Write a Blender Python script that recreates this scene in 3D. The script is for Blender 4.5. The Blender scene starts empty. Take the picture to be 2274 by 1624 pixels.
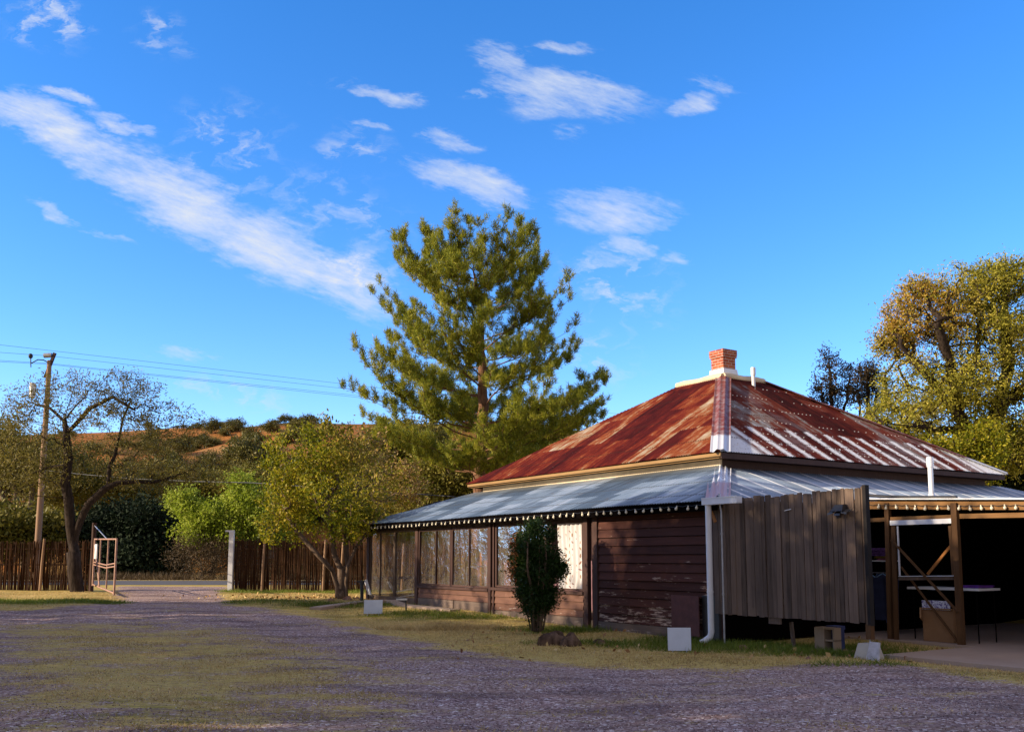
import bpy, math, random
import numpy as np
from mathutils import Vector, Matrix
rnd = random.Random(7)
rs = np.random.RandomState(11)
SC = bpy.context.scene
COL = SC.collection
# ------------------------------------------------------------------ camera model (measured from the photo)
F = 2113.0; TH = math.atan(250/F); CT, ST = math.cos(TH), math.sin(TH); H = 1.5
def ray(x, y):
    a = x-1136.5; b = 988-y
    return (a, F*CT-b*ST, F*ST+b*CT)
def gz(X, Y):
    t = min(1, max(0, (Y-19)/9)); return .25*t*t*(3-2*t)
def onZ(x, y, z=0):
    r = ray(x, y); t = (z-H)/r[2]; return (r[0]*t, r[1]*t, z)
def onG(x, y):
    z = 0
    for _ in range(12):
        p = onZ(x, y, z); z = .5*z+.5*gz(p[0], p[1])
    return (p[0], p[1], gz(p[0], p[1]))
def atY(x, y, Y):
    r = ray(x, y); t = Y/r[1]; return (r[0]*t, Y, H+r[2]*t)
PH = math.radians(32.7); CP, SP = math.cos(PH), math.sin(PH)
OX, OY = 3.62, 16.75
def L2W(x, y, z=0): return (OX+CP*x-SP*y, OY+SP*x+CP*y, z)
def W2L(p):
    a, b = p[0]-OX, p[1]-OY; return (CP*a+SP*b, -SP*a+CP*b, p[2])
def onX(px, py, x):
    r = ray(px, py); d = CP*r[0]+SP*r[1]; t = (x+CP*OX+SP*OY)/d
    return W2L((r[0]*t, r[1]*t, H+r[2]*t))
def onYl(px, py, y):
    r = ray(px, py); d = -SP*r[0]+CP*r[1]; t = (y-SP*OX+CP*OY)/d
    return W2L((r[0]*t, r[1]*t, H+r[2]*t))
# ------------------------------------------------------------------ objects
def tag(o, label=None, cat=None, group=None, kind=None):
    if label: o['label'] = label
    if cat: o['category'] = cat
    if group: o['group'] = group
    if kind: o['kind'] = kind
    return o
def empty(name, loc=(0, 0, 0), rz=0):
    o = bpy.data.objects.new(name, None); COL.objects.link(o); o.location = loc; o.rotation_euler.z = rz
    o.empty_display_size = .2
    return o
def copy_tree(o, parent=None):
    c = o.copy(); COL.objects.link(c); c.parent = parent
    for ch in list(o.children): copy_tree(ch, c)
    return c
def link_mesh(name, me, mat, parent=None):
    o = bpy.data.objects.new(name, me); COL.objects.link(o)
    if mat: me.materials.append(mat)
    o.parent = parent
    return o
class MB:
    def __init__(s): s.v = []; s.f = []; s.uv = []; s.sm = []
    def add(s, vs, fs, uvs=None, smooth=False):
        b = len(s.v); s.v += [tuple(p) for p in vs]
        for i, f in enumerate(fs):
            s.f.append([b+k for k in f]); s.sm.append(smooth)
            s.uv.append(uvs[i] if uvs else None)
    def box(s, x0, x1, y0, y1, z0, z1):
        v = [(x, y, z) for z in (z0, z1) for y in (y0, y1) for x in (x0, x1)]
        s.add(v, [(0, 2, 3, 1), (4, 5, 7, 6), (0, 1, 5, 4), (2, 6, 7, 3), (0, 4, 6, 2), (1, 3, 7, 5)])
    def bar(s, a, b, w, h, up=(0, 0, 1)):
        a, b = Vector(a), Vector(b); d = (b-a).normalized(); u = Vector(up)
        if abs(d.dot(u)) > .98: u = Vector((1, 0, 0))
        r = d.cross(u).normalized(); u = r.cross(d).normalized()
        v = []
        for p in (a, b):
            for i, j in ((-1, -1), (1, -1), (1, 1), (-1, 1)): v.append(p+r*(w/2*i)+u*(h/2*j))
        s.add(v, [(3, 2, 1, 0), (4, 5, 6, 7), (0, 1, 5, 4), (1, 2, 6, 5), (2, 3, 7, 6), (3, 0, 4, 7)])
    def tube(s, pts, rad, n=8, cap=True, smooth=True):
        pts = [Vector(p) for p in pts]
        if not hasattr(rad, '__len__'): rad = [rad]*len(pts)
        v = []; f = []; pr = None
        for i, p in enumerate(pts):
            d = (pts[min(i+1, len(pts)-1)]-pts[max(i-1, 0)]).normalized()
            if pr is None:
                u = Vector((0, 0, 1)) if abs(d.z) < .9 else Vector((1, 0, 0)); r = d.cross(u).normalized()
            else: r = (pr-d*pr.dot(d)).normalized()
            pr = r; q = d.cross(r)
            for k in range(n):
                a = 2*math.pi*k/n; v.append(p+(r*math.cos(a)+q*math.sin(a))*rad[i])
        for i in range(len(pts)-1):
            for k in range(n):
                a = i*n+k; b = i*n+(k+1) % n; f.append((a, b, b+n, a+n))
        s.add(v, f, smooth=smooth)
        if cap:
            m = len(pts)-1
            s.add(v[:n], [tuple(range(n-1, -1, -1))]); s.add(v[m*n:], [tuple(range(n))])
    def ball(s, c, r, sx=1, sy=1, sz=1, n=8, m=6, jit=0, rg=rnd):
        v = []; f = []
        for i in range(m+1):
            t = math.pi*i/m
            for k in range(n):
                a = 2*math.pi*k/n; j = 1+rg.uniform(-jit, jit)
                v.append((c[0]+r*sx*math.sin(t)*math.cos(a)*j, c[1]+r*sy*math.sin(t)*math.sin(a)*j, c[2]+r*sz*math.cos(t)*j))
        for i in range(m):
            for k in range(n):
                a = i*n+k; b = i*n+(k+1) % n; f.append((a, a+n, b+n, b))
        s.add(v, f, smooth=True)
    def mesh(s, name, off=(0, 0, 0)):
        me = bpy.data.meshes.new(name)
        me.from_pydata([(a-off[0], b-off[1], c-off[2]) for a, b, c in s.v], [], s.f)
        me.polygons.foreach_set('use_smooth', s.sm)
        if any(u is not None for u in s.uv):
            l = me.uv_layers.new(name='UVMap'); d = []
            for f, u in zip(s.f, s.uv):
                d += [c for p in (u or [(0, 0)]*len(f)) for c in p]
            l.data.foreach_set('uv', d)
        me.validate(); me.update()
        return me
class Thing:
    """frame 'L': geometry given in the house axes, frame 'W': in world axes"""
    def __init__(s, name, label, cat, org=(0, 0, 0), frame='W', group=None, z=0):
        s.off = org
        loc = L2W(*org) if frame == 'L' else org
        s.e = empty(name, loc, PH if frame == 'L' else 0); tag(s.e, label, cat, group)
    def part(s, name, mb, mat, parent=None, label=None):
        o = link_mesh(name, mb.mesh(name, s.off), mat, parent or s.e)
        if label: o['label'] = label
        return o
def solo(name, mb, mat, label, cat, org=(0, 0, 0), frame='W', group=None, kind=None):
    o = link_mesh(name, mb.mesh(name, org), mat)
    o.location = L2W(*org) if frame == 'L' else org
    if frame == 'L': o.rotation_euler.z = PH
    return tag(o, label, cat, group, kind)
# ------------------------------------------------------------------ materials
class NT:
    def __init__(s, name, world=False):
        if world: s.m = bpy.data.worlds.new(name); SC.world = s.m
        else: s.m = bpy.data.materials.new(name)
        s.m.use_nodes = True; s.t = s.m.node_tree; s.t.nodes.clear()
    def n(s, typ, **k):
        o = s.t.nodes.new(typ)
        for a, b in k.items(): setattr(o, a, b)
        return o
    def put(s, sock, v):
        if isinstance(v, bpy.types.NodeSocket): s.t.links.new(v, sock)
        elif v is not None:
            if hasattr(sock.default_value, '__len__') and not hasattr(v, '__len__'): v = (v,)*len(sock.default_value)
            if hasattr(v, '__len__') and len(v) == 3 and len(sock.default_value) == 4: v = (*v, 1)
            sock.default_value = v
    def math(s, op, a, b=None, c=None, clamp=False):
        o = s.n('ShaderNodeMath', operation=op, use_clamp=clamp)
        for i, v in enumerate((a, b, c)):
            if v is not None: s.put(o.inputs[i], v)
        return o.outputs[0]
    def vm(s, op, a, b=None):
        o = s.n('ShaderNodeVectorMath', operation=op); s.put(o.inputs[0], a)
        if b is not None: s.put(o.inputs[1], b)
        return o.outputs['Value'] if op in ('LENGTH', 'DOT_PRODUCT') else o.outputs[0]
    def xyz(s, v):
        o = s.n('ShaderNodeSeparateXYZ'); s.put(o.inputs[0], v); return o.outputs
    def comb(s, x, y, z=0):
        o = s.n('ShaderNodeCombineXYZ')
        for i, v in enumerate((x, y, z)): s.put(o.inputs[i], v)
        return o.outputs[0]
    def noise(s, vec, scale, detail=4, rough=.55, dist=0, col=False):
        o = s.n('ShaderNodeTexNoise'); s.put(o.inputs['Vector'], vec); s.put(o.inputs['Scale'], scale)
        s.put(o.inputs['Detail'], detail); s.put(o.inputs['Roughness'], rough); s.put(o.inputs['Distortion'], dist)
        return o.outputs['Color' if col else 'Fac']
    def vor(s, vec, scale, feat='F1'):
        o = s.n('ShaderNodeTexVoronoi', feature=feat); s.put(o.inputs['Vector'], vec); s.put(o.inputs['Scale'], scale); return o.outputs
    def white(s, vec):
        o = s.n('ShaderNodeTexWhiteNoise', noise_dimensions='3D'); s.put(o.inputs['Vector'], vec); return o.outputs['Value']
    def rng(s, v, a, b, c=0, d=1, smooth=False):
        o = s.n('ShaderNodeMapRange', interpolation_type='SMOOTHSTEP' if smooth else 'LINEAR')
        for i, q in enumerate((v, a, b, c, d)): s.put(o.inputs[i], q)
        return o.outputs[0]
    def mix(s, f, a, b, mode='MIX'):
        o = s.n('ShaderNodeMix', data_type='RGBA', blend_type=mode, clamp_factor=True)
        s.put(o.inputs[0], f); s.put(o.inputs[6], a); s.put(o.inputs[7], b); return o.outputs[2]
    def ramp(s, f, stops):
        o = s.n('ShaderNodeValToRGB'); s.put(o.inputs[0], f); e = o.color_ramp.elements
        while len(e) < len(stops): e.new(.5)
        for q, (p, c) in zip(e, stops): q.position = p; q.color = (*c, 1)
        return o.outputs[0]
    def attr(s, nm):
        return s.n('ShaderNodeAttribute', attribute_name=nm).outputs['Fac']
    def obj(s): return s.n('ShaderNodeTexCoord').outputs['Object']
    def uv(s): return s.n('ShaderNodeTexCoord').outputs['UV']
    def pos(s): return s.n('ShaderNodeNewGeometry').outputs['Position']
    def sc(s, v, x, y, z): return s.vm('MULTIPLY', v, (x, y, z))
    def bump(s, h, st=.4, dist=.02):
        o = s.n('ShaderNodeBump'); s.put(o.inputs['Strength'], st); s.put(o.inputs['Distance'], dist); s.put(o.inputs['Height'], h)
        return o.outputs[0]
    def done(s, col, rough=.8, metal=0, nrm=None, spec=None, trans=0, transcol=None):
        p = s.n('ShaderNodeBsdfPrincipled'); s.put(p.inputs['Base Color'], col); s.put(p.inputs['Roughness'], rough)
        s.put(p.inputs['Metallic'], metal)
        if nrm is not None: s.put(p.inputs['Normal'], nrm)
        if spec is not None: s.put(p.inputs['Specular IOR Level'], spec)
        out = s.n('ShaderNodeOutputMaterial'); sh = p.outputs[0]
        if trans:
            t = s.n('ShaderNodeBsdfTranslucent'); s.put(t.inputs[0], transcol if transcol is not None else col)
            m = s.n('ShaderNodeMixShader'); m.inputs[0].default_value = trans
            s.t.links.new(sh, m.inputs[1]); s.t.links.new(t.outputs[0], m.inputs[2]); sh = m.outputs[0]
        s.t.links.new(sh, out.inputs[0]); return s.m

def m_plain(name, col, rough=.6, metal=0, var=.25, scale=6):
    t = NT(name); o = t.obj(); n = t.noise(o, scale, 6)
    c = t.mix(t.rng(n, .3, .7), tuple(x*(1-var) for x in col), tuple(min(1, x*(1+var)) for x in col))
    return t.done(c, rough, metal, t.bump(n, .15, .01))
def m_wood(name, dark, light, axis='z', scale=1, rough=.8, peel=None, boardw=None, spec=.2):
    t = NT(name); o = t.obj()
    s = {'z': (22, 22, 1.6), 'y': (22, 1.4, 22), 'x': (1.4, 22, 22)}[axis]
    g = t.noise(t.sc(o, *[q*scale for q in s]), 1, 6, .65); b = t.noise(o, 1.3*scale, 4)
    isl = t.n('ShaderNodeNewGeometry').outputs['Random Per Island']
    f = t.math('ADD', t.math('MULTIPLY', g, .55), t.math('MULTIPLY', isl, .3)); f = t.math('ADD', f, t.math('MULTIPLY', b, .3))
    c = t.mix(t.rng(f, .3, .85), dark, light)
    if peel:
        pc, lo, hi, zmax = peel
        z = t.xyz(o)[2]
        pn = t.noise(t.sc(o, 9, 2.2, 16), 1, 8, .72)
        zf = t.rng(z, 0, zmax, .17, 0)
        c = t.mix(t.rng(t.math('ADD', pn, zf), lo, hi), c, pc)
    return t.done(c, rough, 0, t.bump(g, .35, .01), spec)
def m_leaf(name, stops, tint=None, trans=.3, rough=.55, patch=.5):
    t = NT(name); o = t.obj()
    isl = t.n('ShaderNodeNewGeometry').outputs['Random Per Island']
    f = t.math('ADD', t.math('MULTIPLY', isl, 1-patch), t.math('MULTIPLY', t.rng(t.noise(o, .55, 3), .3, .7), patch))
    c = t.ramp(f, stops)
    if tint: c = t.mix(t.attr('tint'), c, t.ramp(isl, tint))
    return t.done(c, rough, 0, spec=.25, trans=trans)
def m_bark(name, dark, light, scale=1):
    t = NT(name); o = t.obj(); n = t.noise(t.sc(o, 14*scale, 14*scale, 3*scale), 1, 7, .7)
    return t.done(t.mix(t.rng(n, .35, .7), dark, light), .95, 0, t.bump(n, .8, .04), .1)

def mat_ground():
    t = NT('ground'); p = t.pos(); g = t.attr('grav'); lush = t.attr('lush'); straw = t.attr('straw')
    px = t.xyz(p)
    # the verge meets the stones in ragged patches drawn out along the wheel tracks
    n1 = t.noise(t.sc(p, .55, 1.2, 1), 1, 6, .62); n2 = t.noise(t.sc(p, 3.2, 6.0, 1), 1, 6, .72); n3 = t.noise(p, 28, 4, .7)
    w = t.math('ADD', g, t.math('MULTIPLY', t.math('SUBTRACT', n1, .5), 1.5))
    w = t.math('ADD', w, t.math('MULTIPLY', t.math('SUBTRACT', n2, .5), 1.1))
    w = t.math('ADD', w, t.math('MULTIPLY', t.math('SUBTRACT', n3, .5), .7))
    w = t.rng(w, .36, .64, 0, 1)
    v = t.vor(p, 36); v2 = t.vor(p, 13)
    cell = t.xyz(v['Color']); cell2 = t.xyz(v2['Color'])
    st = t.ramp(cell[0], [(0, (.05, .03, .032)), (.3, (.2, .13, .13)), (.65, (.4, .285, .28)), (.88, (.6, .47, .46)), (1, (1, .93, .9))])
    st = t.mix(t.rng(cell2[1], .2, .9, 0, .5), st, (.34, .22, .2))
    st = t.mix(t.rng(t.noise(p, 1.1, 5, .6), .35, .7, 0, .4), st, (.5, .35, .23))
    gn = t.noise(t.sc(p, 5, 13, 1), 1, 7, .75); gm = t.noise(t.sc(p, .8, 2.2, 1), 1, 5, .6); fine = t.noise(t.sc(p, 30, 60, 1), 1, 3, .8)
    gr = t.ramp(t.math('ADD', t.math('MULTIPLY', gn, .6), t.math('MULTIPLY', fine, .4)),
                [(.3, (.13, .085, .03)), (.42, (.36, .27, .085)), (.55, (.6, .45, .16)), (.7, (.85, .7, .34))])
    gg = t.ramp(t.math('ADD', t.math('MULTIPLY', gn, .5), t.math('MULTIPLY', fine, .5)),
                [(.3, (.045, .045, .005)), (.5, (.17, .18, .015)), (.7, (.4, .36, .06))])
    lw = t.rng(t.math('ADD', lush, t.math('MULTIPLY', t.math('SUBTRACT', gm, .5), 2.0)), .22, .7)
    gr = t.mix(lw, gr, gg)
    dirt = t.ramp(t.noise(p, 4, 7, .7), [(.3, (.16, .085, .05)), (.7, (.46, .27, .16))])
    gr = t.mix(t.rng(t.noise(t.sc(p, 1.4, 2.4, 1), 1, 6, .7), .55, .68, 0, .75), gr, dirt)
    gr = t.mix(straw, gr, t.ramp(fine, [(.3, (.25, .16, .06)), (.7, (.6, .44, .2))]))
    c = t.mix(w, gr, st)
    trk = t.noise(t.sc(p, .35, 1.1, 1), 1.3, 5, .6); c = t.mix(t.math('MULTIPLY', t.math('MULTIPLY', t.rng(trk, .5, .62), w), .5), c, (.1, .07, .075))
    h = t.math('ADD', t.math('MULTIPLY', t.math('SUBTRACT', 1, v['Distance']), w), t.math('MULTIPLY', gn, .8))
    return t.done(c, .95, 0, t.bump(h, .45, .012), .0)
def mat_road():
    t = NT('asphalt'); p = t.pos(); n = t.noise(p, 30, 5, .7)
    return t.done(t.mix(n, (.06, .058, .062), (.12, .115, .12)), .8, 0, t.bump(n, .3, .01))
def mat_concrete(name='concrete', a=(.3, .22, .17), b=(.52, .4, .32)):
    t = NT(name); p = t.pos(); n = t.noise(p, 1.2, 7, .65); q = t.noise(p, 40, 3, .6)
    return t.done(t.mix(t.math('ADD', t.math('MULTIPLY', n, .7), t.math('MULTIPLY', q, .3)), a, b), .9, 0, t.bump(q, .3, .006), 0.03)
def mat_hill():
    t = NT('hillside'); p = t.pos(); n = t.noise(p, .05, 6, .65); f = t.noise(p, .7, 6, .75)
    c = t.ramp(t.math('ADD', t.math('MULTIPLY', n, .7), t.math('MULTIPLY', f, .3)),
               [(.3, (.06, .055, .018)), (.44, (.17, .1, .03)), (.53, (.38, .15, .045)), (.65, (.42, .27, .11))])
    return t.done(c, 1, 0, t.bump(f, .8, .6), .05)
def stripes(t, coord, period, width, soft=.03):
    f = t.math('FRACT', t.math('DIVIDE', coord, period)); d = t.math('ABSOLUTE', t.math('SUBTRACT', f, .5))
    return t.rng(d, width/2-soft, width/2+soft, 1, 0)
def mat_rust(side):
    """old corrugated iron: sheets 0.61 m wide lapped in three courses, rust streaks running down the slope, nail heads"""
    t = NT('rusty_iron_'+side); uv = t.uv(); x, y, _ = t.xyz(uv)
    sh = t.math('FLOOR', t.math('DIVIDE', x, .61)); row = t.math('FLOOR', t.math('DIVIDE', y, 1.55))
    r1 = t.white(t.comb(sh, row, 3)); r2 = t.white(t.comb(sh, row, 9))
    streak = t.noise(t.comb(t.math('MULTIPLY', x, 6), t.math('MULTIPLY', y, .8), t.math('MULTIPLY', r1, 9)), 1, 7, .66)
    blot = t.noise(t.comb(x, t.math('MULTIPLY', y, .7), 1), 2.2, 7, .7)
    f = t.math('ADD', t.math('MULTIPLY', streak, .5), t.math('MULTIPLY', blot, .5))
    f = t.math('ADD', f, t.math('MULTIPLY', t.math('SUBTRACT', r1, .5), .34))
    if side == 'left':
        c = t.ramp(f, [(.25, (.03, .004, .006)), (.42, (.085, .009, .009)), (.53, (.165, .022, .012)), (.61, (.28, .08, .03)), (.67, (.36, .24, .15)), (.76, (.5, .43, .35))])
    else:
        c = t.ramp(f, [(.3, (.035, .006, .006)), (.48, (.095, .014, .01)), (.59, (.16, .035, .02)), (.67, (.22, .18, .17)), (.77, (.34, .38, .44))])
        gv = t.rng(t.math('ADD', t.noise(t.comb(x, t.math('MULTIPLY', y, .4), 4), .9, 5, .6), t.rng(x, 7, 11, 0, .12)), .55, .66)
        c = t.mix(t.math('MULTIPLY', gv, .35), c, (.26, .28, .32))
        edge = t.math('ADD', 1.3, t.math('MULTIPLY', t.noise(uv, 5, 4, .6), .35))
        low = t.rng(y, edge, t.math('ADD', edge, .05), 1, 0)
        st = stripes(t, t.math('ADD', x, t.math('MULTIPLY', t.noise(uv, 7, 6, .75), .3)), .66, .3, .08)
        corner = t.math('MAXIMUM', t.rng(x, 1.15, 1.35, 1, 0), t.rng(x, 9.5, 9.7, 0, 1))
        spots = t.rng(t.noise(uv, 7, 6, .75), .57, .62); sb = t.math('MULTIPLY', spots, t.math('MAXIMUM', stripes(t, y, 1.25, .16), stripes(t, t.math('ADD', y, .5), 1.25, .08)))
        wh = t.math('MULTIPLY', low, t.math('MAXIMUM', t.math('MAXIMUM', st, corner), sb))
        wn = t.rng(t.noise(uv, 12, 6, .8), .3, .45)
        c = t.mix(t.math('MULTIPLY', wh, wn), c, (.76, .78, .84))
    # lap joints and nail heads
    lapn = t.math('ADD', y, t.math('MULTIPLY', t.white(t.comb(sh, 4, 4)), .08))
    lap = stripes(t, lapn, 1.55, .022, .006); c = t.mix(t.math('MULTIPLY', lap, .7), c, (.04, .02, .015))
    nx = t.math('FRACT', t.math('DIVIDE', x, .152)); ny = t.math('FRACT', t.math('DIVIDE', y, .775))
    dn = t.math('ADD', t.math('POWER', t.math('MULTIPLY', t.math('SUBTRACT', nx, .5), .152), 2), t.math('POWER', t.math('MULTIPLY', t.math('SUBTRACT', ny, .5), .775), 2))
    nail = t.math('MULTIPLY', t.rng(dn, .00022, .0004, 1, 0), t.rng(t.white(t.comb(t.math('FLOOR', t.math('DIVIDE', x, .152)), t.math('FLOOR', t.math('DIVIDE', y, .775)), 1)), .35, .4))
    c = t.mix(t.math('MULTIPLY', nail, .85), c, (.75, .7, .62))
    return t.done(c, .75, .0, t.bump(blot, .15, .01), .12)
def mat_galv(side):
    t = NT('galvanised_iron_'+side); uv = t.uv(); x, y, _ = t.xyz(uv)
    sh = t.math('FLOOR', t.math('DIVIDE', t.math('ADD', x, t.math('MULTIPLY', t.math('FLOOR', t.math('DIVIDE', y, .9)), .3)), .75 if side == 'left' else .66))
    row = t.math('FLOOR', t.math('DIVIDE', y, .88)); r = t.white(t.comb(sh, row, 5))
    st = t.noise(t.comb(t.math('MULTIPLY', x, 9), t.math('MULTIPLY', y, .8), 0), 1, 6, .65)
    bl = t.noise(t.comb(x, y, 0), 3, 6, .7)
    c = t.ramp(t.math('ADD', t.math('MULTIPLY', st, .62), t.math('MULTIPLY', r, .36)),
               [(.22, (.06, .1, .15)), (.44, (.15, .22, .32)), (.6, (.31, .41, .54)), (.8, (.56, .65, .8))])  # bluish tint puts the sky's reflection into the metal colour
    c = t.mix(t.rng(bl, .58, .72, 0, .5), c, (.2, .14, .1))
    if side == 'left':
        top = t.rng(y, 2.2, 2.6); c = t.mix(t.math('MULTIPLY', top, .4), c, (.5, .44, .34))  # warm band paints sunlight on the slope just below the flashing
        lap = stripes(t, y, .88, .06, .01); c = t.mix(t.math('MULTIPLY', lap, .75), c, (.1, .11, .12))
        lx = stripes(t, x, .75, .03, .01); c = t.mix(t.math('MULTIPLY', lx, .5), c, (.12, .13, .14))
    else:
        c = t.mix(.45, c, (.4, .49, .64))
        s2 = stripes(t, x, .66, .14, .04); c = t.mix(t.math('MULTIPLY', s2, t.rng(st, .3, .5)), c, (.85, .86, .88))
        s3 = stripes(t, t.math('ADD', x, .2), .66, .07, .02); c = t.mix(t.math('MULTIPLY', s3, .7), c, (.2, .22, .26))
        sp = t.rng(t.noise(uv, 9, 5, .7), .62, .67); c = t.mix(t.math('MULTIPLY', sp, .8), c, (.85, .86, .9))
    rough = t.rng(r, 0, 1, .42, .6)
    return t.done(c, rough, .35, t.bump(bl, .2, .01), .5)
def mat_ridge(name, split, c_low=(.75, .77, .82), c_hi=(.3, .1, .06)):
    t = NT(name); o = t.obj(); z = t.xyz(o)[2]; n = t.noise(o, 6, 6, .7)
    f = t.rng(t.math('ADD', z, t.math('MULTIPLY', n, .15)), split, split+.06)
    hi = t.mix(t.rng(n, .45, .7), c_hi, (.34, .27, .28))
    return t.done(t.mix(f, c_low, hi), .55, .15, None, .4)
def mat_brick():
    t = NT('chimney_brick'); o = t.obj(); b = t.n('ShaderNodeTexBrick'); x, y, z = t.xyz(o)
    t.put(b.inputs['Vector'], t.comb(t.math('ADD', x, y), z, 0)); b.inputs['Scale'].default_value = 1
    b.inputs['Brick Width'].default_value = .22; b.inputs['Row Height'].default_value = .075; b.inputs['Mortar Size'].default_value = .009
    t.put(b.inputs['Color1'], (.5, .13, .05)); t.put(b.inputs['Color2'], (.3, .06, .03)); t.put(b.inputs['Mortar'], (.45, .36, .3))
    c = t.mix(t.rng(t.noise(o, 8, 5, .7), .4, .7, 0, .4), b.outputs[0], (.18, .05, .03))
    return t.done(c, .9, 0, t.bump(b.outputs[1], -.3, .01), .2)
def mat_sheet():
    """old clear vinyl sheeting: see-through, glossy, with hazy streaks; the low ones paint in reflections"""
    t = NT('clear_sheeting'); o = t.obj(); n = t.noise(t.sc(o, 6, 6, .8), 1, 6, .65); q = t.noise(o, 2.5, 5, .6)
    tr = t.n('ShaderNodeBsdfTransparent'); t.put(tr.inputs[0], (.86, .86, .9))
    df = t.n('ShaderNodeBsdfDiffuse'); t.put(df.inputs[0], (.5, .48, .52))
    gl = t.n('ShaderNodeBsdfGlossy'); gl.inputs['Roughness'].default_value = .07; t.put(gl.inputs[0], (.8, .85, .9))
    t.put(gl.inputs['Normal'], t.bump(q, .5, .05))
    m1 = t.n('ShaderNodeMixShader'); t.put(m1.inputs[0], t.math('ADD', t.math('MULTIPLY', t.rng(n, .42, .75), t.rng(q, .4, .7, .0, .1)), t.math('MULTIPLY', t.rng(t.xyz(o)[2], 1.5, .7, 0, .16), t.rng(n, .45, .7))))  # extra diffuse streaks low on the pane imitate reflections
    t.t.links.new(tr.outputs[0], m1.inputs[1]); t.t.links.new(df.outputs[0], m1.inputs[2])
    lw = t.n('ShaderNodeLayerWeight'); lw.inputs[0].default_value = .25
    m2 = t.n('ShaderNodeMixShader'); t.put(m2.inputs[0], t.math('MULTIPLY', lw.outputs['Fresnel'], .5))
    t.t.links.new(m1.outputs[0], m2.inputs[1]); t.t.links.new(gl.outputs[0], m2.inputs[2])
    out = t.n('ShaderNodeOutputMaterial'); t.t.links.new(m2.outputs[0], out.inputs[0]); return t.m
def mat_curtain():
    t = NT('leaf_print_curtain'); o = t.obj(); x, y, z = t.xyz(o)
    sx, sz = .13, .15
    col = t.math('FLOOR', t.math('DIVIDE', y, sx)); off = t.math('MULTIPLY', t.math('FRACT', t.math('MULTIPLY', col, .5)), sz)
    zz = t.math('DIVIDE', t.math('ADD', z, off), sz); row = t.math('FLOOR', zz)
    w = t.white(t.comb(col, row, 2))
    u = t.math('MULTIPLY', t.math('SUBTRACT', t.math('FRACT', t.math('DIVIDE', y, sx)), .5), sx); v = t.math('MULTIPLY', t.math('SUBTRACT', t.math('FRACT', zz), .5), sz)
    a = t.math('MULTIPLY', t.math('SUBTRACT', w, .5), 2.4); ca = t.math('COSINE', a); sa = t.math('SINE', a)
    p = t.math('SUBTRACT', t.math('MULTIPLY', u, ca), t.math('MULTIPLY', v, sa)); q = t.math('ADD', t.math('MULTIPLY', u, sa), t.math('MULTIPLY', v, ca))
    d = t.math('ADD', t.math('POWER', t.math('DIVIDE', p, .018), 2), t.math('POWER', t.math('DIVIDE', q, .045), 2))
    leaf = t.math('MULTIPLY', t.rng(d, .8, 1.1, 1, 0), t.rng(w, .2, .25))
    c = t.mix(leaf, (.8, .77, .77), t.ramp(w, [(.3, (.4, .22, .15)), (.7, (.45, .33, .2)), (1, (.4, .25, .26))]))
    return t.done(c, .85, 0, None, .1, trans=.3)

M = {}
M['ground'] = mat_ground(); M['road'] = mat_road(); M['conc'] = mat_concrete(); M['hill'] = mat_hill()
M['rustA'] = mat_rust('left'); M['rustB'] = mat_rust('right'); M['galvA'] = mat_galv('left'); M['galvB'] = mat_galv('right')
M['ridgeU'] = mat_ridge('hip_cap_iron', 4.2, (.66, .68, .74), (.2, .045, .03)); M['ridgeL'] = mat_ridge('lower_hip_cap_iron', 3.0, (.6, .42, .44), (.85, .88, .95))
M['brick'] = mat_brick(); M['sheet'] = mat_sheet(); M['curtain'] = mat_curtain()
M['siding'] = m_wood('brown_painted_siding', (.036, .014, .010), (.105, .038, .026), 'y', 1, .8, ((.55, .4, .3), .64, .74, 1.5))
M['sidingL'] = m_wood('faded_brown_siding', (.085, .038, .025), (.2, .1, .068), 'y', 1, .75, ((.5, .4, .33), .68, .78, .8))
M['skirt'] = m_wood('weathered_skirt_board', (.08, .06, .05), (.22, .16, .13), 'y', 1, .85, ((.5, .42, .36), .72, .8, .5))
M['trim'] = m_wood('dark_brown_trim', (.035, .018, .014), (.09, .045, .035), 'z', 1, .7)
M['fascia'] = m_wood('old_fascia_board', (.16, .09, .04), (.4, .24, .1), 'y', 1, .8)
M['cream'] = m_plain('cream_painted_board', (.62, .5, .34), .7, 0, .12)
M['grey_wood'] = m_wood('weathered_grey_planks', (.035, .025, .019), (.23, .16, .12), 'z', 1, .9)
M['lumber'] = m_wood('garage_lumber', (.04, .02, .009), (.17, .085, .036), 'z', 1, .8)
M['lumberY'] = m_wood('garage_beam_lumber', (.1, .045, .016), (.32, .17, .065), 'y', 1, .8)
M['orange'] = m_wood('orange_wood', (.34, .12, .03), (.6, .25, .07), 'z', 1, .7)  # orange paints sunlight onto the inner posts; the braces share it
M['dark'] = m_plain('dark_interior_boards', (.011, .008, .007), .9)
M['inner'] = m_plain('mauve_painted_boards', (.26, .13, .15), .8)
M['white'] = m_plain('white_painted_metal', (.75, .75, .78), .4, 0, .06)
M['whiteplastic'] = m_plain('white_plastic', (.8, .78, .74), .4, 0, .05)
M['sign'] = m_plain('blank_white_sign_board', (.58, .64, .76), .6, 0, .06)
M['oldwhite'] = m_plain('stained_white_board', (.42, .42, .46), .7, 0, .35, 9)
M['black'] = m_plain('black_metal', (.015, .015, .018), .45)
M['blue'] = m_plain('dark_blue_rail', (.03, .04, .12), .5)
M['galvpipe'] = m_plain('galvanised_pipe', (.4, .4, .42), .4, .6)
M['wire'] = m_plain('power_cable', (.05, .05, .055), .6)
M['bulb'] = m_plain('frosted_bulb_glass', (.75, .68, .52), .15, 0, .1)
M['rock'] = m_bark('dark_boulder', (.04, .024, .016), (.2, .13, .09), .4)
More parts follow.
